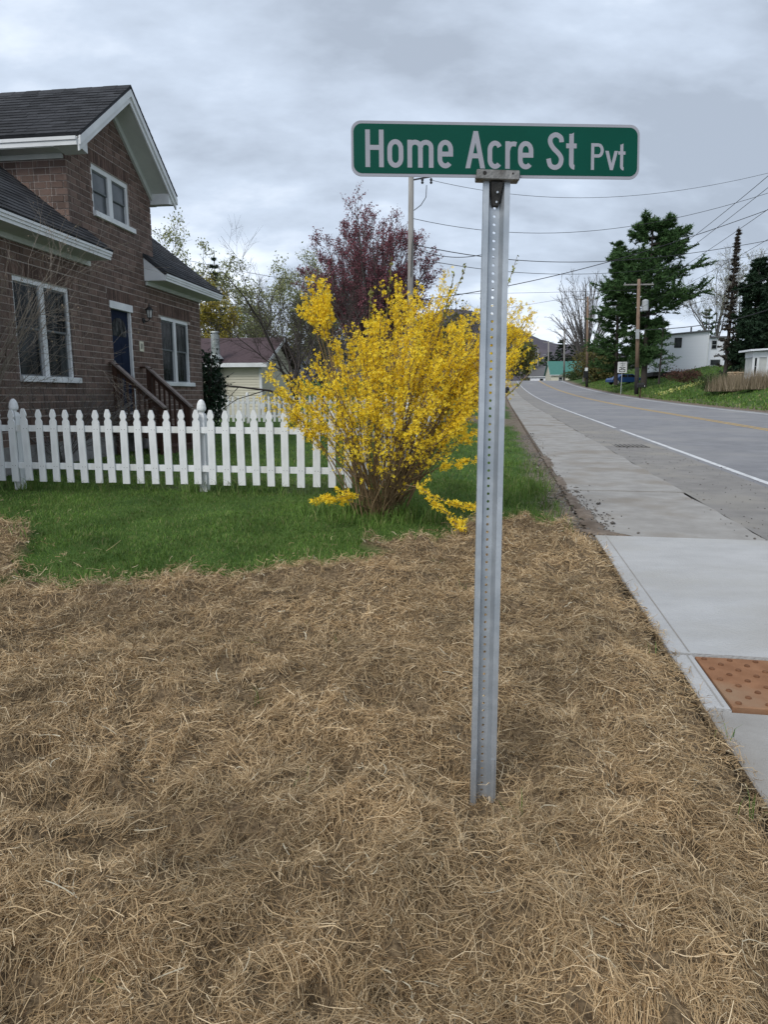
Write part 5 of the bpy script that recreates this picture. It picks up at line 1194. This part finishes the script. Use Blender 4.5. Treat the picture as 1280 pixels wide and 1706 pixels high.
plant('red_maple_tree', 'rounded maple tree full of dark red buds behind the forsythia', 'tree', gp(622, 33), L_, 'bark_grey', (v[0], v[1], 'bud_maroon', 'buds'))
def dec(seed, label, px, Y, H, leaf, r=None, name='budding_tree', stem=0.35, spread=0.9, leafn=2, size=0.10, jit=0.35, bark='bark_grey', lv=4, dens=1.0, group=None):
    L_, lf = bare_tree(seed, H, r or H * 0.013, lv, stem, spread, leaf, 0.12, dens, 0.05, leafn, size * 0.75, jit * 0.7, rm=2.2)
    return plant(name, label, 'tree', gp(px, Y), L_, bark, lf, group=group)
dec(61, 'tall thin tree with pale spring leaves above the right eave of the house', 300, 62, 16.0, 'leaf_spring', stem=0.3, spread=0.75, leafn=4, size=0.09, jit=0.25)
dec(62, 'yellow leaved tree beside the far corner of the brick house', 338, 46, 8.4, 'leaf_yellow', stem=0.25, spread=0.9, leafn=5, size=0.07, jit=0.2)
dec(63, 'budding tree with thin yellow green leaves above the maroon roof', 432, 60, 12.6, 'leaf_spring', stem=0.26, spread=1.05, leafn=6, size=0.08, jit=0.25)
dec(64, 'pale green budding tree above the bare apple tree', 500, 66, 14.5, 'leaf_spring', stem=0.28, spread=1.0, leafn=6, size=0.08, jit=0.25)
dec(65, 'olive budding tree left of the tall thin one at the roof line', 268, 66, 14.0, 'leaf_yellow', stem=0.3, spread=0.9, leafn=2, size=0.09)
dec(66, 'brown leafless tree low behind the maroon roof', 395, 72, 9.5, 'olive_leaf', stem=0.28, spread=1.0, leafn=2, size=0.09)
dec(67, 'grey leafless tree behind the left side of the red maple', 545, 75, 11.0, 'olive_leaf', stem=0.28, spread=1.0, leafn=2, size=0.09)
dec(68, 'brown leafless tree behind the right side of the red maple', 720, 95, 9.0, 'olive_leaf', stem=0.28, spread=1.0, leafn=2, size=0.10)
L_, lf = conifer(71, 12.0, 0.16, 2.0, lambda f: (1 - f) ** 0.8 + 0.05, 0.5, 6, -0.12, 5, 0.3, 0.05, 'needle_dark')
plant('spruce_tree', 'dark pointed spruce top rising behind the yellow leaved tree', 'tree', gp(366, 58), L_, 'bark_dark', lf)
# far wood that closes the view behind the yard
rgw = np.random.default_rng(80); Lw = []; Cw = []
for i in range(62):
    X = rgw.uniform(-75, 14); Y = rgw.uniform(95, 150); H = rgw.uniform(12, 18.5); zb = gz(X, Y)
    P, Rr = trunk(rgw, H * 0.6, 0.12, (0, 0), 4); P = P + np.array([X, Y, zb]); Lw.append((np.repeat(P, 1, 0), Rr)); Q_, Rq = sprout(rgw, P, Rr, 30, 0.15, 1.0, (15, 60), (0.3, 0.6), 0.4, 0.08, 0.12, 3, rmin=0.035); Lw.append((Q_, Rq)); Q2_, Rq2 = sprout(rgw, Q_, Rq, 4, 0.3, 1.0, (20, 50), (0.4, 0.7), 0.4, 0.05, 0.12, 3, rmin=0.025); Lw.append((Q2_, Rq2)); Cw.append(along(rgw, Q2_, 3))
V, Q = joinq([tubes_np(P, Rr, 3) for P, Rr in Lw]); tag(link('far_wood_branches', fastmesh('far_wood_branches', V, Q), MATS['bark_grey']), 'leafless brown branches of the far wood behind the yard', 'wood', kind='stuff')
v = cards(rgw, np.concatenate(Cw), 0.16, 0.25); tag(link('far_wood_buds', fastmesh('far_wood_buds', *v), MATS['olive_leaf']), 'olive buds of the far wood behind the yard', 'wood', kind='stuff')

# ------------------------------------------------------------------ poles
def pole(name, label, base, H, r, upper, lower=None, low_h=1.2, group='utility poles along the road'):
    o = thing(name, label, 'utility pole', base, 0, group)
    z0 = -0.3
    if lower: MB().tube([(0, 0, z0), (0, 0, low_h)], [r, r * 0.985], 12).build('pole_foot', MATS[lower], o, smooth=True); z0 = low_h
    MB().tube([(0, 0, z0), (0, 0, H * 0.5), (0, 0, H)], [r * 0.98, r * 0.85, r * 0.7], 12).build('shaft', MATS[upper], o, smooth=True)
    return o
def crossarm(o, z, wd, rz=0.0, ins=4):
    d = Vector((math.cos(rz), math.sin(rz), 0)); a = MB(); a.bar(d * (-wd / 2) + Vector((0, 0, z)), d * (wd / 2) + Vector((0, 0, z)), 0.10, 0.13); arm = a.build('crossarm', MATS['pole_grey'], o)
    for k in range(ins):
        t = -wd / 2 + 0.12 + (wd - 0.24) * k / (ins - 1); p = d * t; MB().lathe([(0.03, z + 0.065), (0.05, z + 0.10), (0.03, z + 0.13), (0.05, z + 0.16), (0.02, z + 0.2)], (p.x, p.y, 0), 8).build('insulator', MATS['transformer'], arm)
    return arm
b0 = gp(683, 29); p0 = pole('utility_pole', 'tall weathered grey pole before the red maple, its top behind the sign', b0, 10.4, 0.145, 'pole_grey')
MB().tube([(0.02, -0.11, 5.6), (0.03, -0.135, 6.3), (0.06, -0.14, 6.9), (0.12, -0.13, 7.2)], 0.018, 5).build('riser_cable', MATS['wire_black'], p0)
MB().bar((0.08, 0, 9.35), (0.95, 0, 9.5), 0.05, 0.05).build('bracket_arm', MATS['wire_black'], p0)
for x_ in (0.45, 0.8): MB().lathe([(0.03, 9.2), (0.06, 9.25), (0.03, 9.3), (0.06, 9.35), (0.03, 9.42)], (x_, 0, 0), 8).build('insulator', MATS['wire_black'], p0)
MB().tube([(0.62, 0, 9.15), (0.6, 0, 8.7), (0.4, 0, 8.4), (0.12, 0, 8.2)], 0.016, 5).build('jumper_wire', MATS['wire_black'], p0)
b1 = at(1061, 652, 68.0); p1 = pole('utility_pole', 'nearest roadside pole with crossarm and grey transformer before the pine', b1, 10.6, 0.21, 'pole_brown', 'creosote', 2.3)
p1.rotation_euler = (0, R(-2.4), 0); crossarm(p1, 10.1, 3.1, R(10), 3)
MB().lathe([(0.26, 7.6), (0.30, 7.65), (0.30, 8.55), (0.26, 8.62), (0.08, 8.7)], (0.62, -0.1, 0), 14).build('transformer', MATS['transformer'], p1)
MB().box(-0.3, 0.02, -0.36, -0.26, 5.0, 5.9).build('equipment_box', MATS['transformer'], p1)
b2 = at(978, 642, 105); p2 = pole('utility_pole', 'brown roadside pole with dark foot before the big bare tree', b2, 13.0, 0.21, 'pole_brown', 'creosote', 2.2); p2.rotation_euler = (0, R(-2.2), 0); crossarm(p2, 12.6, 3.2, R(10), 3)
pb = thing('pole_box', 'small black and white box on the pole before the bare tree', 'box', b2 + Vector((-0.36, -0.28, 1.1)))
MB().box(-0.28, 0.28, -0.1, 0.1, 0.0, 1.0).build('cabinet', MATS['black_iron'], pb); MB().box(-0.1, 0.28, -0.12, 0.08, 1.01, 1.5).build('cap', MATS['sign_face'], pb)
for i, (px, top_y, Y, low, lab) in enumerate(((940, 545, 150, 'creosote', 'grey pole in front of the green roofed house'), (914, 568, 190, 'creosote', 'pole with a street lamp arm left of the green roofed house'), (897, 582, 225, None, 'thin far pole beyond the crest of the road'),
        (887, 592, 255, None, 'second thin far pole beyond the crest of the road'), (879, 597, 290, None, 'third thin far pole beyond the crest of the road'), (870, 603, 330, None, 'farthest thin pole beyond the crest of the road'))):
    tp_ = at(px, top_y, Y); bs = at(px, 641, Y); zb = min(bs.z, gz(bs.x, bs.y)); o = pole('utility_pole', lab, Vector((bs.x, bs.y, zb)), tp_.z - zb, 0.22, 'pole_grey', low, (bs.z - zb) + 3.0)
    o.rotation_euler = (0, R(-2.0), 0)
    if i < 2: crossarm(o, tp_.z - zb - 0.4, 3.0, R(10), 3)
    if i == 1: MB().tube([(0, 0, tp_.z - zb - 4.0), (-0.9, 0, tp_.z - zb - 3.6), (-1.5, 0, tp_.z - zb - 3.7)], 0.06, 5).build('lamp_arm', MATS['transformer'], o)
# wires
def wire(label, pts, r=0.012, n=28, cat='wire'):
    """pts: photo-column/row/distance of three points; a smooth sagging line through them"""
    A_, B_, C_ = [at(*p) for p in pts]; tm = (pts[1][0] - pts[0][0]) / (pts[2][0] - pts[0][0]); d1 = 2 * tm * (1 - tm); Mid = (B_ - A_ * (1 - tm) ** 2 - C_ * tm ** 2) / d1
    P = [A_ * (1 - t) ** 2 + Mid * (2 * t * (1 - t)) + C_ * t * t for t in [k / n for k in range(n + 1)]]
    o = MB().tube(P, r, 4).build('overhead_wire', MATS['wire_black'], None, smooth=True); tag(o, label, cat, 'overhead wires'); return o
wire('thin wire crossing just below the green sign', ((716, 300, 29), (960, 330, 33), (1420, 250, 36)), 0.009)
wire('thin wire crossing the sky above the pine top', ((686, 364, 29), (960, 387, 34), (1420, 272, 38)), 0.011)
wire('drooping black cable leaving the grey pole', ((686, 411, 29), (745, 428, 29.6), (806, 424, 30)), 0.015)
wire('thick level wire passing behind the pine crown', ((690, 408, 29), (1000, 436, 40), (1420, 372, 46)), 0.017)
wire('level wire just below the thick one', ((700, 432, 29), (1000, 456, 42), (1420, 395, 48)), 0.013)
wire('slanting wire rising from the forsythia towards the upper right', ((700, 500, 29), (1020, 435, 36), (1420, 296, 42)), 0.017)
wire('low faint wire behind the bare tree top', ((760, 490, 60), (930, 487, 68), (1063, 483, 68)), 0.015)
wire('wire between the two brown poles over the road', ((800, 522, 180), (979, 492, 105), (1062, 482, 68)), 0.03)
wire('upper wire fanning out from the crossarm of the transformer pole', ((1040, 482, 68), (1222, 342, 40), (1400, 178, 28)), 0.017)
wire('middle wire fanning out from the crossarm of the transformer pole', ((1063, 480, 68), (1246, 340, 40), (1420, 194, 28)), 0.017)
wire('lower wire fanning out from the crossarm of the transformer pole', ((1085, 480, 68), (1221, 390, 42), (1420, 240, 28)), 0.017)
wire('wire from the pole neck rising past the dead spruce', ((1064, 515, 68), (1190, 450, 50), (1420, 300, 30)), 0.017)
wire('wire below the pole neck rising past the dead spruce', ((1064, 530, 68), (1190, 496, 52), (1420, 380, 32)), 0.02)
wire('sagging thick cable across the white house', ((1064, 550, 68), (1136, 546, 60), (1420, 428, 34)), 0.035)
wire('low cable from the transformer pole to the brown pole', ((940, 575, 150), (979, 574, 105), (1062, 552, 68)), 0.03)
wire('thin wire from the house roof to the left trees', ((250, 420, 40), (370, 446, 40), (690, 490, 29)), 0.012)
wire('level wire across the trees behind the cream building', ((340, 507, 44), (470, 507, 40), (690, 505, 29)), 0.014)
wire('second level wire across the trees behind the cream building', ((340, 521, 44), (470, 521, 40), (690, 522, 29)), 0.014)

# ------------------------------------------------------------------ across the road
pine_prof = lambda f: 1.0 if f < 0.5 else max(0.12, 1.0 - (f - 0.5) * 1.55)
rgp = np.random.default_rng(90)
L_, lf = conifer(91, 18.2, 0.36, 6.6, lambda f: (0.84 + 0.16 * math.sin(f * 25 + 1)) * (0.40 if f < 0.42 else 1.0 if f < 0.6 else max(0.3, 1.0 - (f - 0.6) * 1.75)), 0.68, 9, 0.02, 48, 0.52, 0.055, 'needle_pine', 0.14, 0.7, 0.05, 9, (0.24, 0.48))
plant('white_pine_tree', 'large dark green white pine behind the transformer pole', 'tree', at(1072, 645, 77), L_, 'bark_dark', lf)
L_, lf = conifer(92, 16.0, 0.25, 4.0, lambda f: (1 - f) ** 0.7 * (0.7 + 0.3 * math.sin(f * 31)) + 0.08, 0.55, 7, -0.04, 34, 0.42, 0.045, 'needle_pine', 0.1, 0.6, 0.12, 7)
plant('spruce_tree', 'narrower dark evergreen at the left side of the white pine', 'tree', at(1026, 642, 80), L_, 'bark_dark', lf)
L_, lf = conifer(93, 6.0, 0.12, 2.2, lambda f: (1 - f) ** 0.6 + 0.1, 0.45, 6, 0.0, 6, 0.3, 0.04, 'needle_pine', 0.2, 0.6, 0.3, 5)
plant('young_evergreen', 'small thin evergreen before the left end of the white house', 'tree', at(1098, 640, 72), L_, 'bark_dark', lf)
L_, lf = conifer(94, 13.4, 0.20, 1.0, lambda f: 0.12 + 0.88 * (1 - f) ** 1.1, 0.28, 8, -0.12, 10, 0.26, 0.045, 'needle_brown', 0.12, 0.3, 0.35, 4)
plant('dead_spruce_tree', 'tall narrow brown dead spruce right of the white house', 'tree', at(1207, 640, 62), L_, 'bark_dark', lf)
for i, (px, Y, H, W, sd2, lab) in enumerate(((1248, 60, 10.9, 2.6, 95, 'dense dark evergreen right of the dead spruce'), (1284, 57, 9.8, 3.0, 96, 'dense dark evergreen at the right edge of the picture'), (1236, 68, 8.0, 1.9, 97, 'dark evergreen just behind the dead spruce'))):
    L_, lf = conifer(sd2, H, 0.2, W, lambda f: (1 - f) ** 0.55 * (0.8 + 0.2 * math.sin(f * 19)) + 0.06, 0.42, 9, -0.1, 22, 0.36, 0.06, 'needle_dark', 0.03, 0.3, 0.05, 7); plant('evergreen_tree', lab, 'tree', at(px, 642, Y), L_, 'bark_dark', lf)
L_, lf = conifer(98, 10.0, 0.2, 2.6, lambda f: (1 - f) ** 0.6 + 0.1, 0.7, 6, 0.03, 6, 0.4, 0.08, 'needle_pine', 0.2, 0.6, 0.1, 5); plant('young_evergreen', 'green pine behind the roof of the white house', 'tree', at(1176, 620, 112), L_, 'bark_dark', lf)
dec(101, 'pale grey budding tree left of the dead spruce, taller of two', 1190, 105, 18.5, 'leaf_pale', name='budding_tree', stem=0.3, spread=0.75, leafn=1, size=0.07, jit=0.2, dens=1.2)
dec(102, 'pale grey budding tree close behind the dead spruce', 1216, 100, 17.0, 'leaf_pale', name='budding_tree', stem=0.3, spread=0.7, leafn=1, size=0.07, jit=0.2, dens=1.2)
rg, L_, _p = dome_tree(107, 4.2, 0.40, 11.8, 7.6, 8.6, 50, 0.14, 7, 4, 0.040, 0.024, 0.46)
plant('bare_tree', 'big leafless spreading tree beyond the brown pole', 'tree', at(973, 640, 125), L_, 'bark_grey')
L_, lf = bare_tree(104, 10.4, 0.12, 4, 0.30, 1.2, None, 0.12, 1.0, 0.05, rm=2.0)
plant('bare_tree', 'leafless tree top showing right behind the sign post', 'tree', gp(826, 58), L_, 'bark_dark')
for i, (px, Y, H, m, lab) in enumerate(((852, 190, 15, 'olive_leaf', 'brown tree left of the road crest'), (872, 230, 17, 'shrub_leaf', 'dark green tree beyond the road crest'), (893, 260, 15, 'olive_leaf', 'brown leafless tree behind the far poles'), (832, 170, 15, 'shrub_leaf', 'dark tree behind the right side of the forsythia'))):
    bs = gp(px, Y); L_, lf = bare_tree(110 + i, H, 0.25, 3, 0.25, 1.0, m, 0.12, 1.0, 0.05, 4, 0.28, 0.5); plant('roadside_tree', lab, 'tree', bs, L_, 'bark_dark', lf)
for i, (px, Y, H, W, lab) in enumerate(((935, 215, 15, 4.5, 'dark evergreen left behind the green roofed house'), (957, 210, 14, 4.5, 'dark evergreen right behind the green roofed house'), (915, 235, 13, 4, 'dark evergreen behind the street lamp pole'))):
    bs = gp(px, Y); L_, lf = conifer(120 + i, H, 0.3, W, lambda f: (1 - f) ** 0.6 + 0.05, 0.8, 8, -0.1, 5, 0.6, 0.16, 'needle_dark', 0.05, 0.3, 0.0, 5); plant('evergreen_tree', lab, 'tree', bs, L_, 'bark_dark', lf)
leafy_shrub('olive_bush', 'large rounded olive bush under the big bare tree', at(993, 638, 118), 131, 6.0, 8.5, 5000, 0.11, 'olive_leaf')
leafy_shrub('olive_bush', 'smaller olive bush left of the evergreen pair', at(1020, 638, 112), 132, 3.6, 4.5, 2500, 0.10, 'olive_leaf')
leafy_shrub('leafy_bush', 'dark green bush right of the daffodils', at(1187, 655, 52), 133, 1.5, 2.6, 2600, 0.035, 'shrub_leaf')
leafy_shrub('brush_pile', 'low dark brown brush pile before the white house', at(1140, 638, 66), 134, 1.3, 3.6, 2600, 0.04, 'leaf_brown')
leafy_shrub('leafy_bush', 'dark low bush before the green roofed house', at(958, 634, 140), 135, 2.0, 5.0, 1500, 0.09, 'shrub_leaf')
# dry stalks
rgd = np.random.default_rng(140)
for i, (px, Y, n_, lab) in enumerate(((1222, 50, 1500, 'left clump of tan dry stalks below the dark evergreens'), (1262, 47, 1700, 'right clump of tan dry stalks before the blue porch'))):
    bs = at(px, 656, Y); bs.z = gz(bs.x, bs.y); o = thing('dry_stalks', lab, 'shrub', bs, 0, 'dry stalks')
    X = rgd.normal(0, 0.75, n_); Yy = rgd.normal(0, 0.5, n_); h = rgd.uniform(0.5, 1.5, n_); B_ = np.stack([X, Yy, 0 * X], -1); Tp = B_ + np.stack([rgd.normal(0, 0.18, n_), rgd.normal(0, 0.18, n_), h], -1); an = rgd.random(n_) * 6.28
    V, Tq = tri_blades(B_, Tp, np.full(n_, 0.018), np.stack([np.cos(an), np.sin(an), 0 * an], -1)); tag(link('stalks', fastmesh('stalks', V, Tq), MATS['dry_stalk'], o), kind='stuff')
n_ = 420; bs = at(1142, 641, 63); X = bs.x + rgd.uniform(-2.4, 2.4, n_); Yy = bs.y + rgd.normal(0, 0.35, n_); a, c = ac(X, Yy); v = cards(rgd, np.stack([X, Yy, terr(a, c) + rgd.uniform(0.05, 0.35, n_)], -1), 0.06, 0.03, 1.1)
tag(link('daffodils', fastmesh('daffodils', *v), MATS['daffodil']), 'row of pale yellow daffodils on the lawn below the white house', 'flowers', kind='stuff')
wp = at(1233, 634, 56)
mb = MB()
for i in range(46):
    x_ = (i % 12) * 0.16 - 0.9 + rgd.normal(0, 0.03); z_ = 0.1 + (i // 12) * 0.17; y_ = rgd.normal(0, 0.05); mb.tube([(x_, y_ - 0.2, z_), (x_ + 0.02, y_ + 0.25, z_)], rgd.uniform(0.06, 0.09), 7)
wpo = mb.build('woodpile', MATS['cut_log']); wpo.location = wp; tag(wpo, 'stack of pale cut firewood left of the blue porch', 'woodpile')

# white house
wa = at(1088, 622, 86); wz = wa.z - 0.35; rzw = -math.atan2(0.163, 0.9866)
wh = thing('white_house', 'two storey white sided house behind the pine', 'house', (wa.x, wa.y, wz), rzw)
mat('siding_lap', (0.64, 0.655, 0.69), (0.69, 0.70, 0.735), 3, 0.6, 0.25, 8, stretch=(0.05, 0.05, 6))
MB().hexa([(0, 0, 0.5), (6.3, 0, 0.5), (6.3, 7, 0.5), (0, 7, 0.5), (0, 0, 4.75), (6.3, 0, 5.3), (6.3, 7, 5.3), (0, 7, 4.75)]).build('wall', MATS['siding_lap'], wh)
MB().hexa([(-0.2, -0.3, 4.76), (6.5, -0.3, 5.33), (6.5, 7.2, 5.33), (-0.2, 7.2, 4.76), (-0.2, -0.3, 4.92), (6.5, -0.3, 5.49), (6.5, 7.2, 5.49), (-0.2, 7.2, 4.92)]).build('roof', MATS['roof_grey'], wh)
MB().box(0.02, 8.3, 0.05, 7, 0, 0.5).build('foundation', MATS['creosote'], wh)
MB().box(6.301, 8.35, 0.6, 6.5, 0.1, 4.55).build('annex_wall', MATS['siding_lap'], wh)
MB().box(6.25, 8.6, 0.35, 6.7, 4.56, 4.75).build('annex_roof', MATS['roof_grey'], wh)
MB().box(6.2, 6.299, -0.02, 0.05, 0.1, 5.25).build('corner_board', MATS['white_trim'], wh)
win_part(wh, 2.3, 3.15, 3.4, 4.6, -0.004, frm='sign_black'); win_part(wh, 6.75, 7.4, 3.2, 4.3, 0.596, frm='transformer'); win_part(wh, 6.75, 7.95, 1.25, 2.0, 0.596, frm='transformer', cross=False)
win_part(wh, 4.2, 4.9, 0.1, 0.42, 0.046, frm='transformer', cross=False)
MB().tube([(4.9, 3.0, 5.2), (4.9, 3.0, 6.1)], 0.10, 8).build('vent_pipe', MATS['flue_dark'], wh)
# porch at the right edge
pa = at(1251, 640, 48); pz = pa.z - 0.25
ph = thing('blue_porch', 'white windowed porch with a blue base at the right edge', 'house', (pa.x, pa.y, pz), rzw + R(4))
MB().box(0, 5, 0, 1.3, 0.0, 0.62).build('base_wall', MATS['paint_blue'], ph); MB().box(0, 5, 0, 1.3, 0.621, 0.85).build('sill_wall', MATS['siding_white'], ph); MB().box(0.05, 5, 0.06, 1.3, 0.851, 2.05).build('inner_wall', MATS['blind'], ph); MB().box(0, 5, 0, 1.3, 2.06, 2.45).build('head_wall', MATS['siding_white'], ph)
for x_ in (0.0, 0.32, 0.92, 1.24, 1.85, 2.2): MB().box(x_, x_ + 0.12, 0.001, 0.05, 0.851, 2.059).build('post', MATS['white_trim'], ph)
for x0_, x1_ in ((0.12, 0.32), (1.04, 1.24), (1.97, 2.2)): win_part(ph, x0_, x1_, 0.86, 2.05, 0.055, frm='white_trim', fw=0.03)
MB().hexa([(-0.35, -0.4, 2.46), (5.4, -0.4, 2.80), (5.4, 1.6, 2.80), (-0.35, 1.6, 2.46), (-0.35, -0.4, 2.58), (5.4, -0.4, 2.92), (5.4, 1.6, 2.92), (-0.35, 1.6, 2.58)]).build('roof', MATS['siding_white'], ph)
# green roofed house and its grey neighbour
ga = at(955, 633, 168)
gh, gr_ = gable_building('green_roof_house', 'cream house with a green metal roof beyond the road crest', (ga.x, ga.y, ga.z - 2.2), rzw + R(6), 10.5, 8, 3.6, 6.7, 'siding_cream', 'roof_green', 0.4)
for x_ in (-3.5, -0.8, 2.6): win_part(gh, x_, x_ + 1.0, 1.6, 2.9, -0.004)
ga = at(905, 633, 185)
gh2, _r = gable_building('grey_roof_house', 'small grey roofed house left of the green roofed one', (ga.x, ga.y, ga.z - 2.5), rzw + R(-35), 8, 7, 3.6, 6.2, 'siding_white', 'roof_grey', 0.4)
win_part(gh2, -1, 0.2, 1.6, 2.9, -0.004)

# cars
def car(name, label, loc, rz, m):
    o = thing(name, label, 'car', loc, rz, None)
    body = [(-2.2, 0.32), (-2.25, 0.62), (-2.1, 0.84), (-1.35, 0.93), (-0.75, 1.36), (0.75, 1.40), (1.45, 0.98), (2.1, 0.9), (2.2, 0.6), (2.15, 0.32)]
    MB().prism(body, (-0.85, 0.85), lambda p, q, d: (p, d, q)).build('body', MATS[m], o, bevel=0.03)
    for sy in (-1, 1):
        MB().prism([(-1.2, 0.95), (-0.72, 1.30), (-0.05, 1.33), (-0.05, 0.96)], (sy * 0.852, sy * 0.858), lambda p, q, d: (p, d, q)).build('side_window', MATS['glass'], o)
        MB().prism([(0.03, 0.96), (0.03, 1.33), (0.7, 1.33), (1.25, 1.0)], (sy * 0.852, sy * 0.858), lambda p, q, d: (p, d, q)).build('side_window', MATS['glass'], o)
        for x_ in (-1.4, 1.4):
            t = MB(); t.tube([(x_, sy * 0.70, 0.32), (x_, sy * 0.88, 0.32)], 0.32, 16); wo = t.build('wheel', MATS['rubber'], o); q_ = MB(); q_.tube([(x_, sy * 0.875, 0.32), (x_, sy * 0.89, 0.32)], 0.19, 12); q_.build('rim', MATS['transformer'], wo)
        MB().box(2.17, 2.23, min(sy * .5, sy * .8), max(sy * .5, sy * .8), 0.62, 0.76).build('headlight', MATS['sign_face'], o)
    return o
cpt = at(1040, 634, 92); cpt.z = gz(cpt.x, cpt.y) + 0.0; car('parked_car', 'blue car parked under the evergreens', cpt, R(12), 'car_blue')
cpt = at(1003, 634, 128); cpt.z = gz(cpt.x, cpt.y); car('parked_car', 'dark grey car parked beside the olive bush', cpt, R(8), 'car_grey')

# speed sign, mailboxes
sb = at(1035, 651, 78); sb.z = gz(sb.x, sb.y)
ss_ = thing('speed_limit_sign', 'white speed limit sign on a thin post across the road', 'road sign', sb, R(-8))
hs = at(1036, 603, 78).z - sb.z
MB().bar((0, 0.03, -0.2), (0, 0.03, hs - 0.02), 0.09, 0.06).build('post', MATS['transformer'], ss_)
sp = MB().prism([(x, y) for x, y in rrect(1.02, 1.22, 0.06, 3)], (-0.012, 0.0), lambda p, q, d: (p, d, q + hs - 0.61)).build('sign_panel', MATS['sign_face'], ss_)
def seg7(x, z, wd, h, on, t):
    S_ = {'a': (x, x + wd, z + h - t, z + h), 'g': (x, x + wd, z + h / 2 - t / 2, z + h / 2 + t / 2), 'd': (x, x + wd, z, z + t), 'f': (x, x + t, z + h / 2, z + h), 'b': (x + wd - t, x + wd, z + h / 2, z + h), 'e': (x, x + t, z, z + h / 2), 'c': (x + wd - t, x + wd, z, z + h / 2)}
    m = MB(); y = -0.016
    for k in on:
        x0_, x1_, z0_, z1_ = S_[k]; m.box(x0_, x1_, y, -0.0125, z0_, z1_); y -= 0.0006
    m.build('digit', MATS['sign_black'], sp)
seg7(-0.34, hs - 1.12, 0.30, 0.52, 'abged', 0.085); seg7(0.05, hs - 1.12, 0.30, 0.52, 'afgcd', 0.085)
def word(txt, zc_, h):
    cu = bpy.data.curves.new('lettering', 'FONT'); cu.body = txt; cu.size = h * 1.35; cu.align_x = 'CENTER'; cu.extrude = 0.001
    t = bpy.data.objects.new('lettering', cu); COL.objects.link(t); dg = bpy.context.evaluated_depsgraph_get(); me = bpy.data.meshes.new_from_object(t.evaluated_get(dg)); bpy.data.objects.remove(t)
    o = link('lettering', me, MATS['sign_black'], sp); o.location = (0, -0.015, zc_); o.rotation_euler = (R(90), 0, 0)
word('SPEED', hs - 0.28, 0.17); word('LIMIT', hs - 0.52, 0.17)
def mailbox(label, base, h, wd, m, rz):
    o = thing('mailbox', label, 'mailbox', base, rz); MB().box(-0.05, 0.05, -0.05, 0.05, -0.2, h).build('post', MATS['stained_wood'], o)
    MB().prism([(-wd / 2, h), (wd / 2, h), (wd / 2, h + wd * 0.6)] + [(wd / 2 * math.cos(R(t)), h + wd * 0.6 + wd / 2 * math.sin(R(t))) for t in range(15, 180, 15)] + [(-wd / 2, h + wd * 0.6)], (-0.3, 0.3), lambda p, q, d: (p, d, q)).build('box', MATS[m], o)
    MB().box(wd / 2 + 0.002, wd / 2 + 0.02, -0.1, -0.07, h + 0.1, h + 0.3).build('flag', MATS['sign_face'], o); return o
mb_ = at(837, 660, 31); mb_.z = gz(mb_.x, mb_.y); mailbox('black mailbox beside the sidewalk just behind the sign post', mb_, at(838, 655, 31).z - mb_.z, 0.26, 'black_iron', R(-60))
mb_ = at(1067, 655, 66); mb_.z = gz(mb_.x, mb_.y); mailbox('dark mailbox at the foot of the transformer pole', mb_, 1.0, 0.4, 'black_iron', R(80))
MB().box(-0.22, 0.22, -0.34, -0.31, 1.05, 1.2).build('name_plate', MATS['sign_face'], bpy.data.objects[COL.objects[-1].parent.name])

# ------------------------------------------------------------------ hills
def hill(name, ridge, Y, depth, seed):
    xs = [p[0] for p in ridge]; ys = [p[1] for p in ridge]; n = 240; m = 26; V = []; rgx = VNoise(seed)
    pxs = np.linspace(xs[0], xs[-1], n); pys = np.interp(pxs, xs, ys)
    for j in range(m):
        f = j / (m - 1)                     # 0 at the near foot, 0.5 at the ridge, 1 far side
        for i in range(n):
            p = at(pxs[i], pys[i], Y); top_ = p.z; dpt = (f - 0.5) * 2 * depth; sc = (Y + dpt) / Y
            hgt = top_ * (1 - abs(f - 0.5) * 2) ** 0.8 if f <= 0.5 else top_ * (1 - (f - 0.5) * 2) ** 0.8
            X = p.x + dpt * 0.15; nz = (rgx(np.array(X / 130.0 + 50), np.array((Y + dpt) / 130.0)) - 0.5) * 0.16 + (rgx(np.array(X / 28.0 + 9), np.array((Y + dpt) / 28.0)) - 0.5) * 0.035 + (rgx(np.array(X / 9.0 + 9), np.array((Y + dpt) / 9.0)) - 0.5) * 0.02
            V.append((X, Y + dpt, max(-2.0, hgt * (1 + float(nz) * (1 - 0.5 * (1 - abs(f - .5) * 2))))))
    idx = np.arange(n * m).reshape(m, n); q = np.stack([idx[:-1, :-1], idx[:-1, 1:], idx[1:, 1:], idx[1:, :-1]], -1).reshape(-1, 4)
    return tag(link(name, fastmesh(name, np.array(V), q, True), MATS['hill_wood']), kind='structure')
hill('hill', [(-400, 610), (0, 600), (300, 590), (520, 575), (600, 560), (680, 535), (735, 512), (770, 514), (800, 521), (850, 540), (893, 557), (920, 568), (950, 574), (1000, 577), (1040, 590), (1100, 606), (1250, 625), (1700, 640)], 2300, 900, 3)
